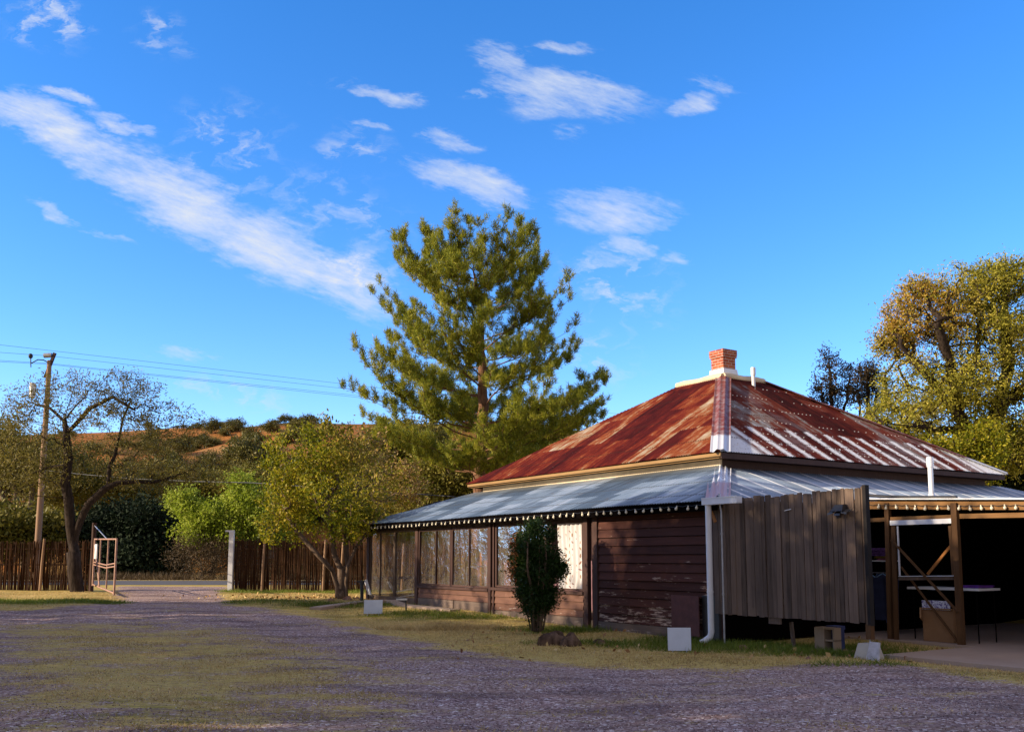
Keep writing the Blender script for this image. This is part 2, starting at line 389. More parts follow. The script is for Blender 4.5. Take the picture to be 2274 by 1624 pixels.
M['rock2'] = m_bark('reddish_stone', (.2, .1, .07), (.4, .24, .17), .5)
M['pier'] = mat_concrete('pale_pier_concrete', (.4, .36, .3), (.62, .56, .48))
M['block'] = mat_concrete('tan_block', (.24, .17, .11), (.42, .3, .2))
M['cane'] = m_wood('ocotillo_cane', (.02, .008, .004), (.1, .042, .016), 'z', .6, .85)
M['polewood'] = m_wood('pole_wood', (.18, .1, .06), (.42, .27, .17), 'z', .5, .85)
M['gatepaint'] = m_plain('faded_pink_gate_paint', (.36, .2, .14), .6)
M['card'] = m_plain('brown_cardboard', (.3, .16, .07), .85, 0, .1)
M['purple'] = m_plain('purple_tray', (.16, .04, .3), .4)
M['cloth_d'] = m_plain('dark_navy_cloth', (.03, .035, .08), .9)
M['cloth_b'] = m_plain('pale_blue_cloth', (.25, .42, .6), .9)
M['cloth_p'] = m_plain('pink_cloth', (.6, .2, .32), .9)
M['cloth_y'] = m_plain('yellow_cloth', (.6, .42, .06), .9)
M['cloth_v'] = m_plain('violet_print_cloth', (.25, .1, .3), .9, 0, .7, 20)
M['bark'] = m_bark('dark_bark', (.018, .013, .01), (.07, .05, .04))
M['barkp'] = m_bark('pine_bark', (.07, .035, .02), (.32, .17, .1))
M['barkt'] = m_bark('pale_twig_bark', (.1, .075, .05), (.3, .22, .15))
M['barkg'] = m_bark('grey_stem_bark', (.08, .055, .04), (.26, .18, .13))
M['pine'] = m_leaf('pine_needles', [(0, (.05, .08, .01)), (.35, (.19, .22, .02)), (.65, (.36, .36, .03)), (1, (.62, .52, .07))], trans=.4, patch=.35)
M['mesq'] = m_leaf('mesquite_leaves', [(0, (.06, .06, .012)), (.5, (.19, .16, .03)), (1, (.36, .28, .08))], trans=.35)
M['mesqfar'] = m_leaf('far_mesquite_leaves', [(0, (.05, .055, .008)), (.5, (.18, .165, .022)), (1, (.36, .28, .06))], trans=.3)
M['yellow'] = m_leaf('yellowing_leaves', [(0, (.05, .08, .005)), (.4, (.19, .21, .01)), (.7, (.42, .36, .015)), (1, (.7, .5, .09))],
                     [(0, (.2, .09, .03)), (.5, (.42, .24, .08)), (1, (.6, .42, .2))], trans=.45, patch=.4)
M['bright'] = m_leaf('bright_green_leaves', [(0, (.08, .12, .008)), (.5, (.3, .38, .03)), (1, (.6, .62, .12))], trans=.45)
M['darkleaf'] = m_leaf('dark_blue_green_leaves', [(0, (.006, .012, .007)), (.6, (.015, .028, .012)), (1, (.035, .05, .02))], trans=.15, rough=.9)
M['bigtree'] = m_leaf('autumn_green_gold_leaves', [(0, (.11, .12, .015)), (.4, (.3, .29, .03)), (.7, (.54, .46, .06)), (1, (.7, .6, .2))],
                      [(0, (.3, .16, .02)), (.5, (.52, .28, .04)), (1, (.65, .4, .12))], trans=.4, patch=.4)
M['rusttree'] = m_leaf('dark_russet_leaves', [(0, (.008, .014, .008)), (.5, (.035, .03, .015)), (1, (.16, .07, .015))], trans=.15)
M['shrub'] = m_leaf('nandina_leaves', [(0, (.008, .022, .003)), (.6, (.02, .05, .006)), (1, (.06, .1, .015))], [(0, (.25, .05, .02)), (1, (.4, .15, .05))], trans=.2)
M['hillsh'] = m_leaf('hill_shrub_leaves', [(0, (.04, .045, .01)), (.5, (.13, .12, .022)), (1, (.26, .2, .05))], trans=.25)
M['brownbr'] = m_leaf('dry_brown_brush', [(0, (.035, .025, .012)), (.5, (.09, .06, .03)), (1, (.2, .14, .07))], trans=.2)
M['drygrass'] = m_leaf('dry_grass_blades', [(0, (.22, .155, .05)), (.5, (.6, .43, .18)), (1, (.9, .7, .36))], [(0, (.04, .075, .008)), (1, (.16, .2, .03))], trans=.3)
M['lawn'] = m_leaf('green_grass_blades', [(0, (.04, .065, .006)), (.5, (.14, .19, .018)), (1, (.34, .36, .06))], trans=.35)
def mat_peb():
    t = NT('pebbles'); isl = t.n('ShaderNodeNewGeometry').outputs['Random Per Island']
    return t.done(t.ramp(isl, [(0, (.09, .06, .06)), (.5, (.36, .25, .24)), (.85, (.56, .42, .4)), (1, (.85, .78, .75))]), .9, spec=.0)
M['pebble'] = mat_peb()
t = NT('shadow_black_timber'); M['shade_black'] = t.done((.004, .003, .003), 1, spec=0)  # black that paints in shade under eave and screen; also table legs
t_ = NT('fallen_leaves'); M['litter'] = t_.done(t_.ramp(t_.n('ShaderNodeNewGeometry').outputs['Random Per Island'], [(0, (.2, .08, .03)), (.5, (.4, .24, .08)), (1, (.6, .45, .2))]), .8)

# ------------------------------------------------------------------ fast meshes
def np_mesh(name, V, Fq, smooth=False, attrs=None):
    V = np.asarray(V, dtype=np.float32); Fq = np.asarray(Fq, dtype=np.int32)
    k = Fq.shape[1]; me = bpy.data.meshes.new(name)
    me.vertices.add(len(V)); me.vertices.foreach_set('co', V.ravel())
    me.loops.add(Fq.size); me.loops.foreach_set('vertex_index', Fq.ravel())
    me.polygons.add(len(Fq)); me.polygons.foreach_set('loop_start', np.arange(0, Fq.size, k, dtype=np.int32))
    me.polygons.foreach_set('loop_total', np.full(len(Fq), k, dtype=np.int32))
    if smooth: me.polygons.foreach_set('use_smooth', np.ones(len(Fq), dtype=bool))
    for a, v in (attrs or {}).items():
        at = me.attributes.new(a, 'FLOAT', 'POINT'); at.data.foreach_set('value', np.asarray(v, dtype=np.float32))
    me.update(calc_edges=True); return me
def unit(v): return v/np.maximum(np.linalg.norm(v, axis=-1, keepdims=True), 1e-9)
def leaves(P, L, W, rg, dirs=None, spread=1.0, tri=False, fold=0.0):
    """rhombic (or needle) faces at P; L, W length and width; dirs preferred direction"""
    n = len(P); d = rg.normal(size=(n, 3))
    if dirs is not None: d = unit(d)*spread+dirs
    d = unit(d); r = unit(np.cross(d, rg.normal(size=(n, 3))))
    Ls = (L*rg.uniform(.6, 1.3, n))[:, None]; Ws = (W*rg.uniform(.7, 1.3, n))[:, None]
    if tri:
        V = np.stack([P-r*Ws/2, P+r*Ws/2, P+d*Ls], 1).reshape(-1, 3)
        return V, np.arange(3*n).reshape(n, 3)
    V = np.stack([P, P+d*Ls*.5+r*Ws/2, P+d*Ls, P+d*Ls*.5-r*Ws/2], 1).reshape(-1, 3)
    return V, np.arange(4*n).reshape(n, 4)
def tree_skel(limbs, targets, rg, sag=.0, wig=.12, mids=2):
    """limbs: list of polylines (first = trunk from the base). targets: points reached by growing from the nearest node."""
    P = []; par = []
    for li, pl in enumerate(limbs):
        pl = [np.array(p, float) for p in pl]
        if li == 0: P.append(pl[0]); par.append(-1); last = 0; st = 1
        else:
            d = [np.linalg.norm(q-pl[0]) for q in P]; last = int(np.argmin(d)); st = 0 if min(d) > .05 else 1
        for p in pl[st:]:
            a = P[last]; n = max(1, int(np.linalg.norm(p-a)/.45))
            for k in range(1, n+1):
                q = a+(p-a)*k/n
                if k < n: q = q+rg.normal(size=3)*.03
                P.append(q); par.append(last); last = len(P)-1
    core = np.array(P); T = np.array(targets)
    dm = np.min(np.linalg.norm(T[:, None]-core[None], axis=2), axis=1); T = T[np.argsort(dm)]
    N0 = len(P); A = np.zeros((N0+len(T)*(mids+1), 3)); A[:N0] = core; n = N0; par = list(par); tips = []
    for q in T:
        dd = np.linalg.norm(A[:n]-q, axis=1)+.25*np.maximum(0, A[:n, 2]-q[2]); j = int(np.argmin(dd)); a = A[j]; L = np.linalg.norm(q-a); last = j
        for k in range(1, mids+1):
            t = k/(mids+1); m = a+(q-a)*t+rg.normal(size=3)*wig*L*.5; m[2] -= sag*L*t*(1-t)*0; A[n] = m; par.append(last); last = n; n += 1
        A[n] = q; par.append(last); tips.append(n); n += 1
    return A[:n], np.array(par), tips
def tubes(A, par, r0, rtip, pw=.5, n_big=9, n_small=3):
    n = len(A); cnt = np.zeros(n); ch = [[] for _ in range(n)]
    for i in range(1, n): ch[par[i]].append(i)
    for i in range(n-1, -1, -1):
        if not ch[i]: cnt[i] = 1
        if par[i] >= 0: cnt[par[i]] += cnt[i]
    rad = np.maximum(rtip, r0*(cnt/cnt[0])**pw)
    V = []; Fs = []
    def ring(c, d, r, k):
        d = d/(np.linalg.norm(d)+1e-9); u = np.array((0, 0, 1.)) if abs(d[2]) < .8 else np.array((1., 0, 0))
        a = np.cross(d, u); a /= np.linalg.norm(a); b = np.cross(d, a); i0 = len(V)
        for q in range(k):
            t = 2*math.pi*q/k; V.append(c+(a*math.cos(t)+b*math.sin(t))*r)
        return i0
    main = [max(c, key=lambda j: cnt[j]) if c else -1 for c in ch]
    rings = {}
    for i in range(1, n):
        p = par[i]; k = n_big if rad[i] > .05 else (5 if rad[i] > .02 else n_small)
        d = A[i]-A[p]
        nd = (A[main[i]]-A[p]) if main[i] >= 0 else d
        if main[p] == i and (p in rings) and rings[p][1] == k: r1 = rings[p][0]
        else:
            r1 = ring(A[p], d, min(rad[p], rad[i]*1.25) if main[p] != i else rad[p], k)
        r2 = ring(A[i], nd, rad[i], k); rings[i] = (r2, k)
        # align the two rings (nearest start vertex)
        v0 = V[r1]-A[p]; best = min(range(k), key=lambda s: np.linalg.norm((V[r2+s]-A[i])/rad[i]-v0/max(np.linalg.norm(v0), 1e-6)))
        cr = np.dot(np.cross(V[r1]-A[p], V[r1+1]-A[p]), np.cross(V[r2]-A[i], V[r2+1]-A[i]))
        sg = 1 if cr > 0 else -1
        for q in range(k):
            Fs.append((r1+q, r1+(q+1) % k, r2+(best+sg*(q+1)) % k, r2+(best+sg*q) % k))
    return np.array(V), np.array(Fs)
def in_blobs(blobs, n, rg, shell=.35):
    """random points inside ellipsoids (cx,cy,cz,rx,ry,rz,weight), denser towards the surface"""
    w = np.array([b[6] for b in blobs], float); w /= w.sum(); out = []
    for b, m in zip(blobs, rg.multinomial(n, w)):
        d = unit(rg.normal(size=(m, 3))); r = rg.uniform(0, 1, m)**shell
        out.append(np.array(b[:3])+d*r[:, None]*np.array(b[3:6]))
    return np.concatenate(out)
def make_tree(name, label, cat, base, limbs, blobs, leafmat, bark, n_t=400, per=30, L=.12, W=.05, sig=.22, r0=.2, rtip=.008, group=None, seed=1, wig=.12, tintf=None, spread=1., up=0., tubesides=8, pw=.5, hide_parts=False, shell=.35):
    rg = np.random.RandomState(seed); T = in_blobs(blobs, n_t, rg, shell)
    A, par, tips = tree_skel(limbs, T, rg, wig=wig)
    V, Fq = tubes(A, par, r0, rtip, pw)
    b = np.array(base); e = empty(name, tuple(base)); tag(e, label, cat, group)
    link_tubes(e, V-b, Fq, bark)
    tp = A[tips]; pa = A[par[tips]]
    idx = np.repeat(np.arange(len(tips)), per); fr = rg.uniform(-.6, 1.1, len(idx))[:, None]
    P = pa[idx]+(tp[idx]-pa[idx])*fr+rg.normal(size=(len(idx), 3))*sig
    dirs = unit(tp-pa)[idx]+np.array((0, 0, up))
    LV, LF = leaves(P, L, W, rg, dirs, spread)
    at = {}
    if tintf is not None: at['tint'] = np.repeat(tintf(P, rg), 4)
    me = np_mesh('crown', LV-b, LF, attrs=at); o = link_mesh('crown', me, leafmat, e)
    return e
def link_tubes(e, V, Fq, bark, name='trunk'):
    tri = [f for f in Fq]; me = np_mesh(name, V, np.array(tri), smooth=True); return link_mesh(name, me, bark, e)

# ================================================================== SETTING: ground, drive, road, hill
def poly_w(poly):
    return [onG(x, y)[:2] for x, y in poly]
drive_px = [(264, 1301), (500, 1301), (482, 1316), (490, 1330), (500, 1341), (600, 1352), (680, 1366), (760, 1388), (880, 1414), (1010, 1438), (1125, 1457), (1276, 1474), (1450, 1484), (1640, 1484), (1800, 1478), (1940, 1472), (2050, 1486), (2180, 1506), (2330, 1520), (2800, 1560), (2800, 2400), (-900, 2400), (-700, 1380), (-200, 1356), (60, 1352), (200, 1342), (262, 1337), (272, 1322), (264, 1312)]
DRV = np.array(poly_w(drive_px)); DRV = np.vstack([DRV])
strip_px = [(60, 1392), (250, 1388), (420, 1402), (560, 1426), (650, 1452), (760, 1500), (700, 1560), (560, 1592), (440, 1600), (260, 1590), (100, 1560), (60, 1480)]
STRIP = np.array(poly_w(strip_px))
def sdist(poly, X, Y):
    """signed distance to a polygon, positive inside"""
    ins = np.zeros(X.shape, bool); dm = np.full(X.shape, 1e9)
    n = len(poly)
    for i in range(n):
        x1, y1 = poly[i]; x2, y2 = poly[(i+1) % n]
        c = ((y1 > Y) != (y2 > Y)) & (X < (x2-x1)*(Y-y1)/(y2-y1+1e-12)+x1); ins ^= c
        dx, dy = x2-x1, y2-y1; t = np.clip(((X-x1)*dx+(Y-y1)*dy)/(dx*dx+dy*dy+1e-12), 0, 1)
        dm = np.minimum(dm, np.hypot(X-x1-t*dx, Y-y1-t*dy))
    return np.where(ins, dm, -dm)
def sm(t): t = np.clip(t, 0, 1); return t*t*(3-2*t)
xs = np.concatenate([[-420, -300, -200, -140, -100, -75, -60, -50, -42], np.arange(-38, 34, .3), [36, 42, 50, 60, 80, 110, 160, 240, 420]])
ys = np.concatenate([[-80, -50, -30, -18, -10, -5], np.arange(-1, 46, .3), [48, 52, 56, 60, 66, 74, 84, 100, 130, 170, 230, 320, 450]])
GX, GY = np.meshgrid(xs, ys)
GZ = .25*sm((GY-19)/9)
nz = .025*np.sin(GX*.9+1.3*np.sin(GY*.5))*np.sin(GY*.7+1)+.015*np.sin(GX*2.3+GY*1.1)
GZ = GZ+nz*sm((GY-5)/4)*(1-sm((GY-40)/5))
GZ = GZ-(GY > 60)*.02
sd = sdist(DRV, GX, GY); ss = sdist(STRIP, GX, GY)
grav = .5+np.clip(sd*.9/(1+GY*.012), -.75, .27)
grav = grav-sm((ss+1.9)/3.2)*.42+.35*(sd > 0)*sm((GY-27)/3)
# bottom of the yard: stones showing through dry grass
grav = grav-.1*sm((9.6-GY)/1.8)*sm((3-GX)/5)
lush = np.zeros_like(GX)
def add_spot(arr, px, rx, ry, amt):
    x, y, _ = onG(*px); d = ((GX-x)/rx)**2+((GY-y)/ry)**2; arr += amt*np.exp(-d)
for px, rx, ry, a in [((1700, 1440), 2.2, .8, 1.), ((1560, 1420), 1.2, .8, .9), ((1250, 1400), 1.8, 1, .7), ((1300, 1430), 2, .6, .5), ((1020, 1372), 2.4, .7, .6), ((1850, 1455), 1.3, .6, .9), ((900, 1362), 2, .6, .5),
                      ((120, 1337), 7, .9, 1.1), ((650, 1314), 5, 1.2, .9), ((760, 1345), 2.2, .9, .7), ((200, 1595), 2, .6, .35), ((900, 1600), 2, .5, .3), ((1900, 1480), 1.5, .3, .5), ((2250, 1500), 1, .3, .5), ((420, 1560), 1.5, .5, .3)]:
    add_spot(lush, px, rx, ry, a)
straw = np.zeros_like(GX); lush = lush*(1-.95*sm(sd/.8+.3)*(GY > 24))  # straw tone; its long streaks also paint in sunlit bands
for px, rx, ry, a in [((950, 1393), 2.2, .45, .8), ((560, 1332), 9, .6, .5), ((420, 1345), 7, .35, .5), ((640, 1383), 4, .5, .4), ((520, 1316), 2.5, .8, .4), ((1060, 1400), 1.2, .5, .6)]:
    add_spot(straw, px, rx, ry, a)
nx_, ny_ = len(xs), len(ys)
idx = np.arange(nx_*ny_).reshape(ny_, nx_)
FQ = np.stack([idx[:-1, :-1], idx[:-1, 1:], idx[1:, 1:], idx[1:, :-1]], -1).reshape(-1, 4)
VV = np.stack([GX, GY, GZ], -1).reshape(-1, 3)
cx = VV[FQ].mean(1); fs = sdist(DRV, cx[:, 0], cx[:, 1])
straw = straw*(1-.6*(sd > 0))
at = dict(grav=grav.ravel(), lush=np.clip(lush.ravel(), 0, 1.2), straw=np.clip(straw.ravel(), 0, .85))
def submesh(name, mask):
    f = FQ[mask]; u, inv = np.unique(f.ravel(), return_inverse=True)
    return np_mesh(name, VV[u], inv.reshape(-1, 4), smooth=True, attrs={k: v[u] for k, v in at.items()})
g = link_mesh('ground', submesh('ground', fs <= 0), M['ground']); tag(g, 'dry grass verge and bare soil round the gravel yard', 'ground', kind='structure')
g = link_mesh('gravel_drive', submesh('gravel_drive', fs > 0), M['ground']); tag(g, 'purple grey gravel yard and drive leading out through the gate', 'drive', kind='structure')
def gh(X, Y):
    z = .25*sm((np.asarray(Y)-19)/9); X = np.asarray(X); Y = np.asarray(Y)
    n = .025*np.sin(X*.9+1.3*np.sin(Y*.5))*np.sin(Y*.7+1)+.015*np.sin(X*2.3+Y*1.1)
    return z+n*sm((Y-5)/4)*(1-sm((Y-40)/5))
# asphalt road running across beyond the gate
mb = MB(); mb.add([(-200, 45, .262), (200, 45, .262), (200, 53.5, .262), (-200, 53.5, .262)], [(0, 1, 2, 3)])
solo('road', mb, M['road'], 'grey asphalt road crossing beyond the open gate', 'road', kind='structure')
mb = MB(); mb.add([(-200, 52.6, .268), (200, 52.6, .268), (200, 52.75, .268), (-200, 52.75, .268)], [(0, 1, 2, 3)])
solo('road_marking', mb, M['white'], 'thin white edge line along the far side of the road', 'road marking', kind='structure')
# hill
def ridge(X):
    # ridge line heights at Y=150 read from the photo
    pts = [(-800, 980), (0, 968), (230, 960), (400, 952), (540, 946), (640, 936), (740, 938), (830, 938), (960, 944), (1100, 950), (1330, 958), (1500, 985), (1800, 1010), (2300, 1020), (3200, 1060)]
    wx = [atY(p[0], p[1], 150)[0] for p in pts]; wz = [atY(p[0], p[1], 150)[2] for p in pts]
    return np.interp(X, wx, wz)
hx = np.linspace(-260, 260, 200); hy = np.concatenate([np.linspace(66, 150, 60), np.linspace(155, 300, 16)])
HX, HY = np.meshgrid(hx, hy)
def hz(X, Y):
    r = ridge(X); t = (Y-70)/80
    up = np.where(t < 1, np.clip(t, 0, 1)**.85, 1-.25*np.clip((Y-150)/150, 0, 1)-.5*np.clip((Y-160)/100, 0, 1)**2)
    n = 1.0*np.sin(X*.11+2*np.sin(Y*.05))*np.sin(Y*.13)+.7*np.sin(X*.31+Y*.1)*np.sin(Y*.27+1)
    return r*up+n*np.clip(t*3, 0, 1)*np.clip((1-t)*4, .25, 1)-.6*np.clip(1-t*8, 0, 1)
HZ = hz(HX, HY)
ii = np.arange(HX.size).reshape(HX.shape); fq = np.stack([ii[:-1, :-1], ii[:-1, 1:], ii[1:, 1:], ii[1:, :-1]], -1).reshape(-1, 4)
o = link_mesh('hill', np_mesh('hill', np.stack([HX, HY, HZ], -1).reshape(-1, 3), fq, smooth=True), M['hill'])
tag(o, 'long low orange brown hill dotted with scrub', 'hill', kind='structure')
# concrete slab before the garage
SX = 3.2     # plane of the garage front, in house axes
mb = MB(); mb.box(.62, 11.5, -9, -2.75, -.2, .045)
mb.box(3.05, 11.5, -2.75, .28, -.2, .045)
solo('garage_slab', mb, M['conc'], 'worn concrete slab in front of and under the open garage', 'slab', frame='L', kind='structure')

# ================================================================== HOUSE
EZ = 2.53; AL = 15.66; BL = 15.9; FX, FY, FZ = 2.5, 2.4, 3.41
hs = Thing('ranch_house', 'single storey wooden house with a rusty hipped iron roof and a wide lower porch roof', 'house', (0, 0, 0), 'L')
def corr(name, P00, P10, P11, P01, mat, parent, wl=.076, amp=.011, rows=10, uv0=0, label=None, thick=True, wob=.0):
    """corrugated sheet over a quad: eave P00->P10, top P01->P11; the waves run up the slope, cut along the hips"""
    P00, P10, P11, P01 = [Vector(p) for p in (P00, P10, P11, P01)]
    ed = (P10-P00); Le = ed.length; e = ed.normalized()
    up = (P01-P00); up = (up-e*up.dot(e)); S = up.length; upn = up.normalized(); nrm = e.cross(upn).normalized()
    if nrm.z < 0: nrm = -nrm
    a0 = (P01-P00).dot(e)/S; a1 = (P11-P10).dot(e)/S      # slants of the two hip lines
    S1 = (P11-P10).dot(upn)
    n = int(Le/(wl/6)); V = []; UV = []
    lo = -0.0
    us = np.linspace(0, Le, n+1); V = np.zeros((rows+1, n+1, 3)); U = np.zeros((rows+1, n+1, 2))
    for i, u in enumerate(us):
        # upper end of this line on the slope, limited by the hips
        smax = S+(S1-S)*u/Le
        if a0 > 1e-6: smax = min(smax, u/a0)
        if a1 < -1e-6: smax = min(smax, (Le-u)/(-a1))
        smax = max(smax, .001)
        for j in range(rows+1):
            s = smax*j/rows
            p = P00+e*u+upn*s+nrm*(amp*math.sin(2*math.pi*u/wl)+wob*math.sin(u*.9+s*1.3)*math.sin(s*2+u*.3))
            V[j, i] = p; U[j, i] = (u+uv0, s)
    idx = np.arange((rows+1)*(n+1)).reshape(rows+1, n+1)
    Fq = np.stack([idx[:-1, :-1], idx[:-1, 1:], idx[1:, 1:], idx[1:, :-1]], -1).reshape(-1, 4)
    me = np_mesh(name, V.reshape(-1, 3), Fq, smooth=True)
    l = me.uv_layers.new(name='UVMap'); l.data.foreach_set('uv', U.reshape(-1, 2)[Fq.ravel()].astype(np.float32).ravel())
    o = link_mesh(name, me, mat, parent)
    if label: o['label'] = label
    return o
H_ = hs.e
LX, LY = FX, FY
A1 = AL; B1 = BL
# lower porch roof: side facing left, side facing the yard, far sides
corr('lower_roof', (0, A1, EZ), (0, 0, EZ), (LX, LY, FZ), (LX, A1-3.0, FZ+.05), M['galvA'], H_, rows=8, wob=.012, label='blue grey corrugated porch roof slope over the windows')
corr('lower_roof', (0, 0, EZ), (B1, 0, EZ), (B1-2.8, LY, FZ+.05), (LX, LY, FZ), M['galvB'], H_, rows=8, wob=.01, label='pale streaked corrugated porch roof slope above the plank screen')
corr('lower_roof', (B1, 0, EZ), (B1, A1, EZ), (B1-2.8, A1-3, FZ), (B1-2.8, LY, FZ), M['galvB'], H_, wl=.3, rows=3)
corr('lower_roof', (B1, A1, EZ), (0, A1, EZ), (LX, A1-3, FZ), (B1-2.8, A1-3, FZ), M['galvA'], H_, wl=.3, rows=3)
UX0, UY0, UX1, UY1, UZ = 2.1, 2.0, 12.62, 12.52, 3.70
DX0, DY0, DX1, DY1, DZ = 6.4, 6.1, 7.95, 7.9, 6.36
U = [(UX0, UY1, UZ), (UX0, UY0, UZ), (UX1, UY0, UZ), (UX1, UY1, UZ)]; D = [(DX0, DY1, DZ), (DX0, DY0, DZ), (DX1, DY0, DZ), (DX1, DY1, DZ)]
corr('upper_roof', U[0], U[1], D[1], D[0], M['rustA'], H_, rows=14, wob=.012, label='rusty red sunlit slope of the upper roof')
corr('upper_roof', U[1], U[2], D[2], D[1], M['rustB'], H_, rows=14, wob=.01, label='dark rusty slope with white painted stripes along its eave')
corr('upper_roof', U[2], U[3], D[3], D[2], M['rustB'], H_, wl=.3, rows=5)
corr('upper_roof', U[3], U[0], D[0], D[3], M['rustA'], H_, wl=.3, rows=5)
# white sealed cap of the flat deck
mb = MB(); zt = DZ+.02
for a, b in ((D[0], D[1]), (D[1], D[2]), (D[2], D[3]), (D[3], D[0])):
    a, b = Vector(a), Vector(b); pts = [a+(b-a)*k/6+Vector((0, 0, .02+.015*math.sin(k*1.7))) for k in range(7)]
    mb.tube(pts, .10, 8)
mb.box(DX0, DX1, DY0, DY1, DZ-.06, DZ+.05)
hs.part('roof_deck', mb, M['cream'], label='whitewashed flat cap at the top of the roof')
# hip caps: two or three corrugations folded over each hip
def hipcap(name, a, b, w, mat, n=4, label=None):
    a, b = Vector(a), Vector(b); d = (b-a).normalized(); r = d.cross(Vector((0, 0, 1))).normalized(); u = r.cross(d).normalized()
    m = MB(); V = []; K = n*8; R = 12
    for j in range(R+1):
        p = a+(b-a)*j/R
        for i in range(K+1):
            t = i/K*2-1; V.append(p+r*(w/2*t)+u*(-abs(t)*w*.2+.05+.018*math.cos(math.pi*2*n*i/K)))
    m.add(V, [(j*(K+1)+i, j*(K+1)+i+1, (j+1)*(K+1)+i+1, (j+1)*(K+1)+i) for j in range(R) for i in range(K)], smooth=True)
    return hs.part(name, m, mat, label=label)
hipcap('hip_cap', (UX0, UY0, UZ), D[1], .42, M['ridgeU'], 3, 'vertical looking hip cap, white at the foot and rusty above')
hipcap('hip_cap', (0, 0, EZ), (LX, LY, FZ), .44, M['ridgeL'], 4, 'short ribbed hip cap, pinkish at the foot and white above')
hipcap('hip_cap', U[2], D[2], .3, M['ridgeU'], 2)
# upper wall band, frieze boards
WX0, WY0, WX1, WY1 = FX, FY, UX1-.4, UY1-.4
mb = MB()
mb.box(WX0+.02, WX0+.12, WY0+.02, WY1, 2.3, UZ-.02); mb.box(WX0+.12, WX1, WY0+.02, WY0+.12, 2.3, UZ-.02)
mb.box(WX1-.1, WX1, WY0+.12, WY1-.1, 2.3, UZ-.02); mb.box(WX0+.12, WX1, WY1-.1, WY1, 2.3, UZ-.02)
hs.part('upper_wall', mb, M['dark'])
mb = MB(); mb.box(WX0-.03, WX0+.018, WY0-.03, WY1+.03, FZ-.02, FZ+.17)
hs.part('cream_trim_board', mb, M['cream'])
mb = MB(); mb.box(WX0+.02, WX1, WY0-.03, WY0+.018, FZ-.02, FZ+.16)
hs.part('dark_trim_board', mb, M['trim'])
mb = MB(); mb.box(UX0+.03, UX0+.06, UY0+.03, UY1-.03, UZ-.095, UZ-.025); mb.box(UX0+.10, UX0+.13, UY0+.13, UY1-.1, UZ-.13, UZ-.101)
mb.box(UX0+.06, WX0-.04, UY0+.06, UY1-.06, UZ-.1, UZ-.07)
hs.part('fascia_board', mb, M['fascia'], label='weathered orange brown fascia under the rusty roof')
mb = MB(); mb.box(UX0+.07, UX1-.03, UY0+.03, UY0+.06, UZ-.14, UZ-.025); mb.box(WX0, UX1-.1, UY0+.061, WY0-.035, UZ-.12, UZ-.09)
mb.box(UX1-.06, UX1-.03, UY0+.07, UY1-.03, UZ-.13, UZ-.025); mb.box(UX0+.1, UX1-.07, UY1-.06, UY1-.03, UZ-.13, UZ-.025)
hs.part('fascia_board', mb, M['trim'])
# chimney
cx0, cy0 = DX0+.12, DY0+.1; cs = .52
mb = MB(); mb.box(cx0+.03, cx0+cs-.03, cy0+.03, cy0+cs-.03, DZ+.28, DZ+.7); mb.box(cx0-.008, cx0+cs+.008, cy0-.008, cy0+cs+.008, DZ+.66, DZ+.82)
mb.box(cx0, cx0+cs, cy0, cy0+cs, DZ+.6, DZ+.66)
ch = hs.part('chimney', mb, M['brick'], label='square red brick chimney with a corbelled top')
mb = MB(); V = []
for z, g_ in ((DZ-.1, .05), (DZ+.12, .02), (DZ+.28, .002)):
    V += [(cx0-g_, cy0-g_, z), (cx0+cs+g_, cy0-g_, z), (cx0+cs+g_, cy0+cs+g_, z), (cx0-g_, cy0+cs+g_, z)]
mb.add(V, [(j*4+i, j*4+(i+1) % 4, j*4+4+(i+1) % 4, j*4+4+i) for j in range(2) for i in range(4)]+[(8, 9, 10, 11)])
hs.part('chimney_base', mb, M['white'], parent=ch, label='whitewashed foot of the chimney')
# roof vent near the deck, flue on the lower roof
def vent(name, p, h, r, label):
    m = MB(); x, y, z = p; m.tube([(x, y, z-.15), (x, y, z+h)], r, 12); m.tube([(x, y, z+h-.02), (x, y, z+h+.2)], r*1.3, 12)
    for k in range(3): m.tube([(x, y, z+h+.03+k*.055), (x, y, z+h+.05+k*.055)], r*1.45, 12)
    m.tube([(x, y, z-.1), (x, y, z+.05)], [r*2.2, r*1.1], 12, cap=False)
    return hs.part(name, m, M['white'], label=label)
vp = onYl(1673, 862, DY0-.35); vent('roof_vent', (vp[0], vp[1], vp[2]), .38, .05, 'small white vent pipe just right of the chimney')
vp = onYl(2068, 1100, .55); vent('flue_pipe', (vp[0], .55, vp[2]), .66, .055, 'white flue pipe with a ribbed cap on the porch roof')
# walls of facade A
def lap_siding(y0, y1, z0, z1, x, bh, name, mat, jit=.006, axis='A', skew=.0):
    m = MB(); n = int(round((z1-z0)/bh)); bh = (z1-z0)/n
    for k in range(n):
        a = z0+k*bh+.010; b = a+bh-.010; j = rnd.uniform(-jit, jit); t = .032
        ys_ = [y0]; q = y0
        while True:
            q += rnd.uniform(2.2, 3.8)
            if q >= y1-.6: break
            ys_.append(q)
        ys_.append(y1)
        for ya, yb in zip(ys_[:-1], ys_[1:]):
            d = rnd.uniform(-.003, .003); yb -= .003
            v = [(x-t+d, ya, a+j*.5), (x-t+d, yb, a+j), (x-.002, yb, b+j), (x-.002, ya, b+j*.5), (x, ya, a+j*.5), (x, yb, a+j)]
            m.add(v, [(0, 3, 2, 1), (0, 1, 5, 4), (0, 4, 3), (1, 2, 5)])
    if axis == 'B': m.v = [(b_, a_, c_) for a_, b_, c_ in m.v]
    return hs.part(name, m, mat)
AX = .3
mb = MB(); mb.box(AX, AX+.1, .44, 3.78, 0.02, 2.5)
hs.part('wall_framing', mb, M['shade_black'])
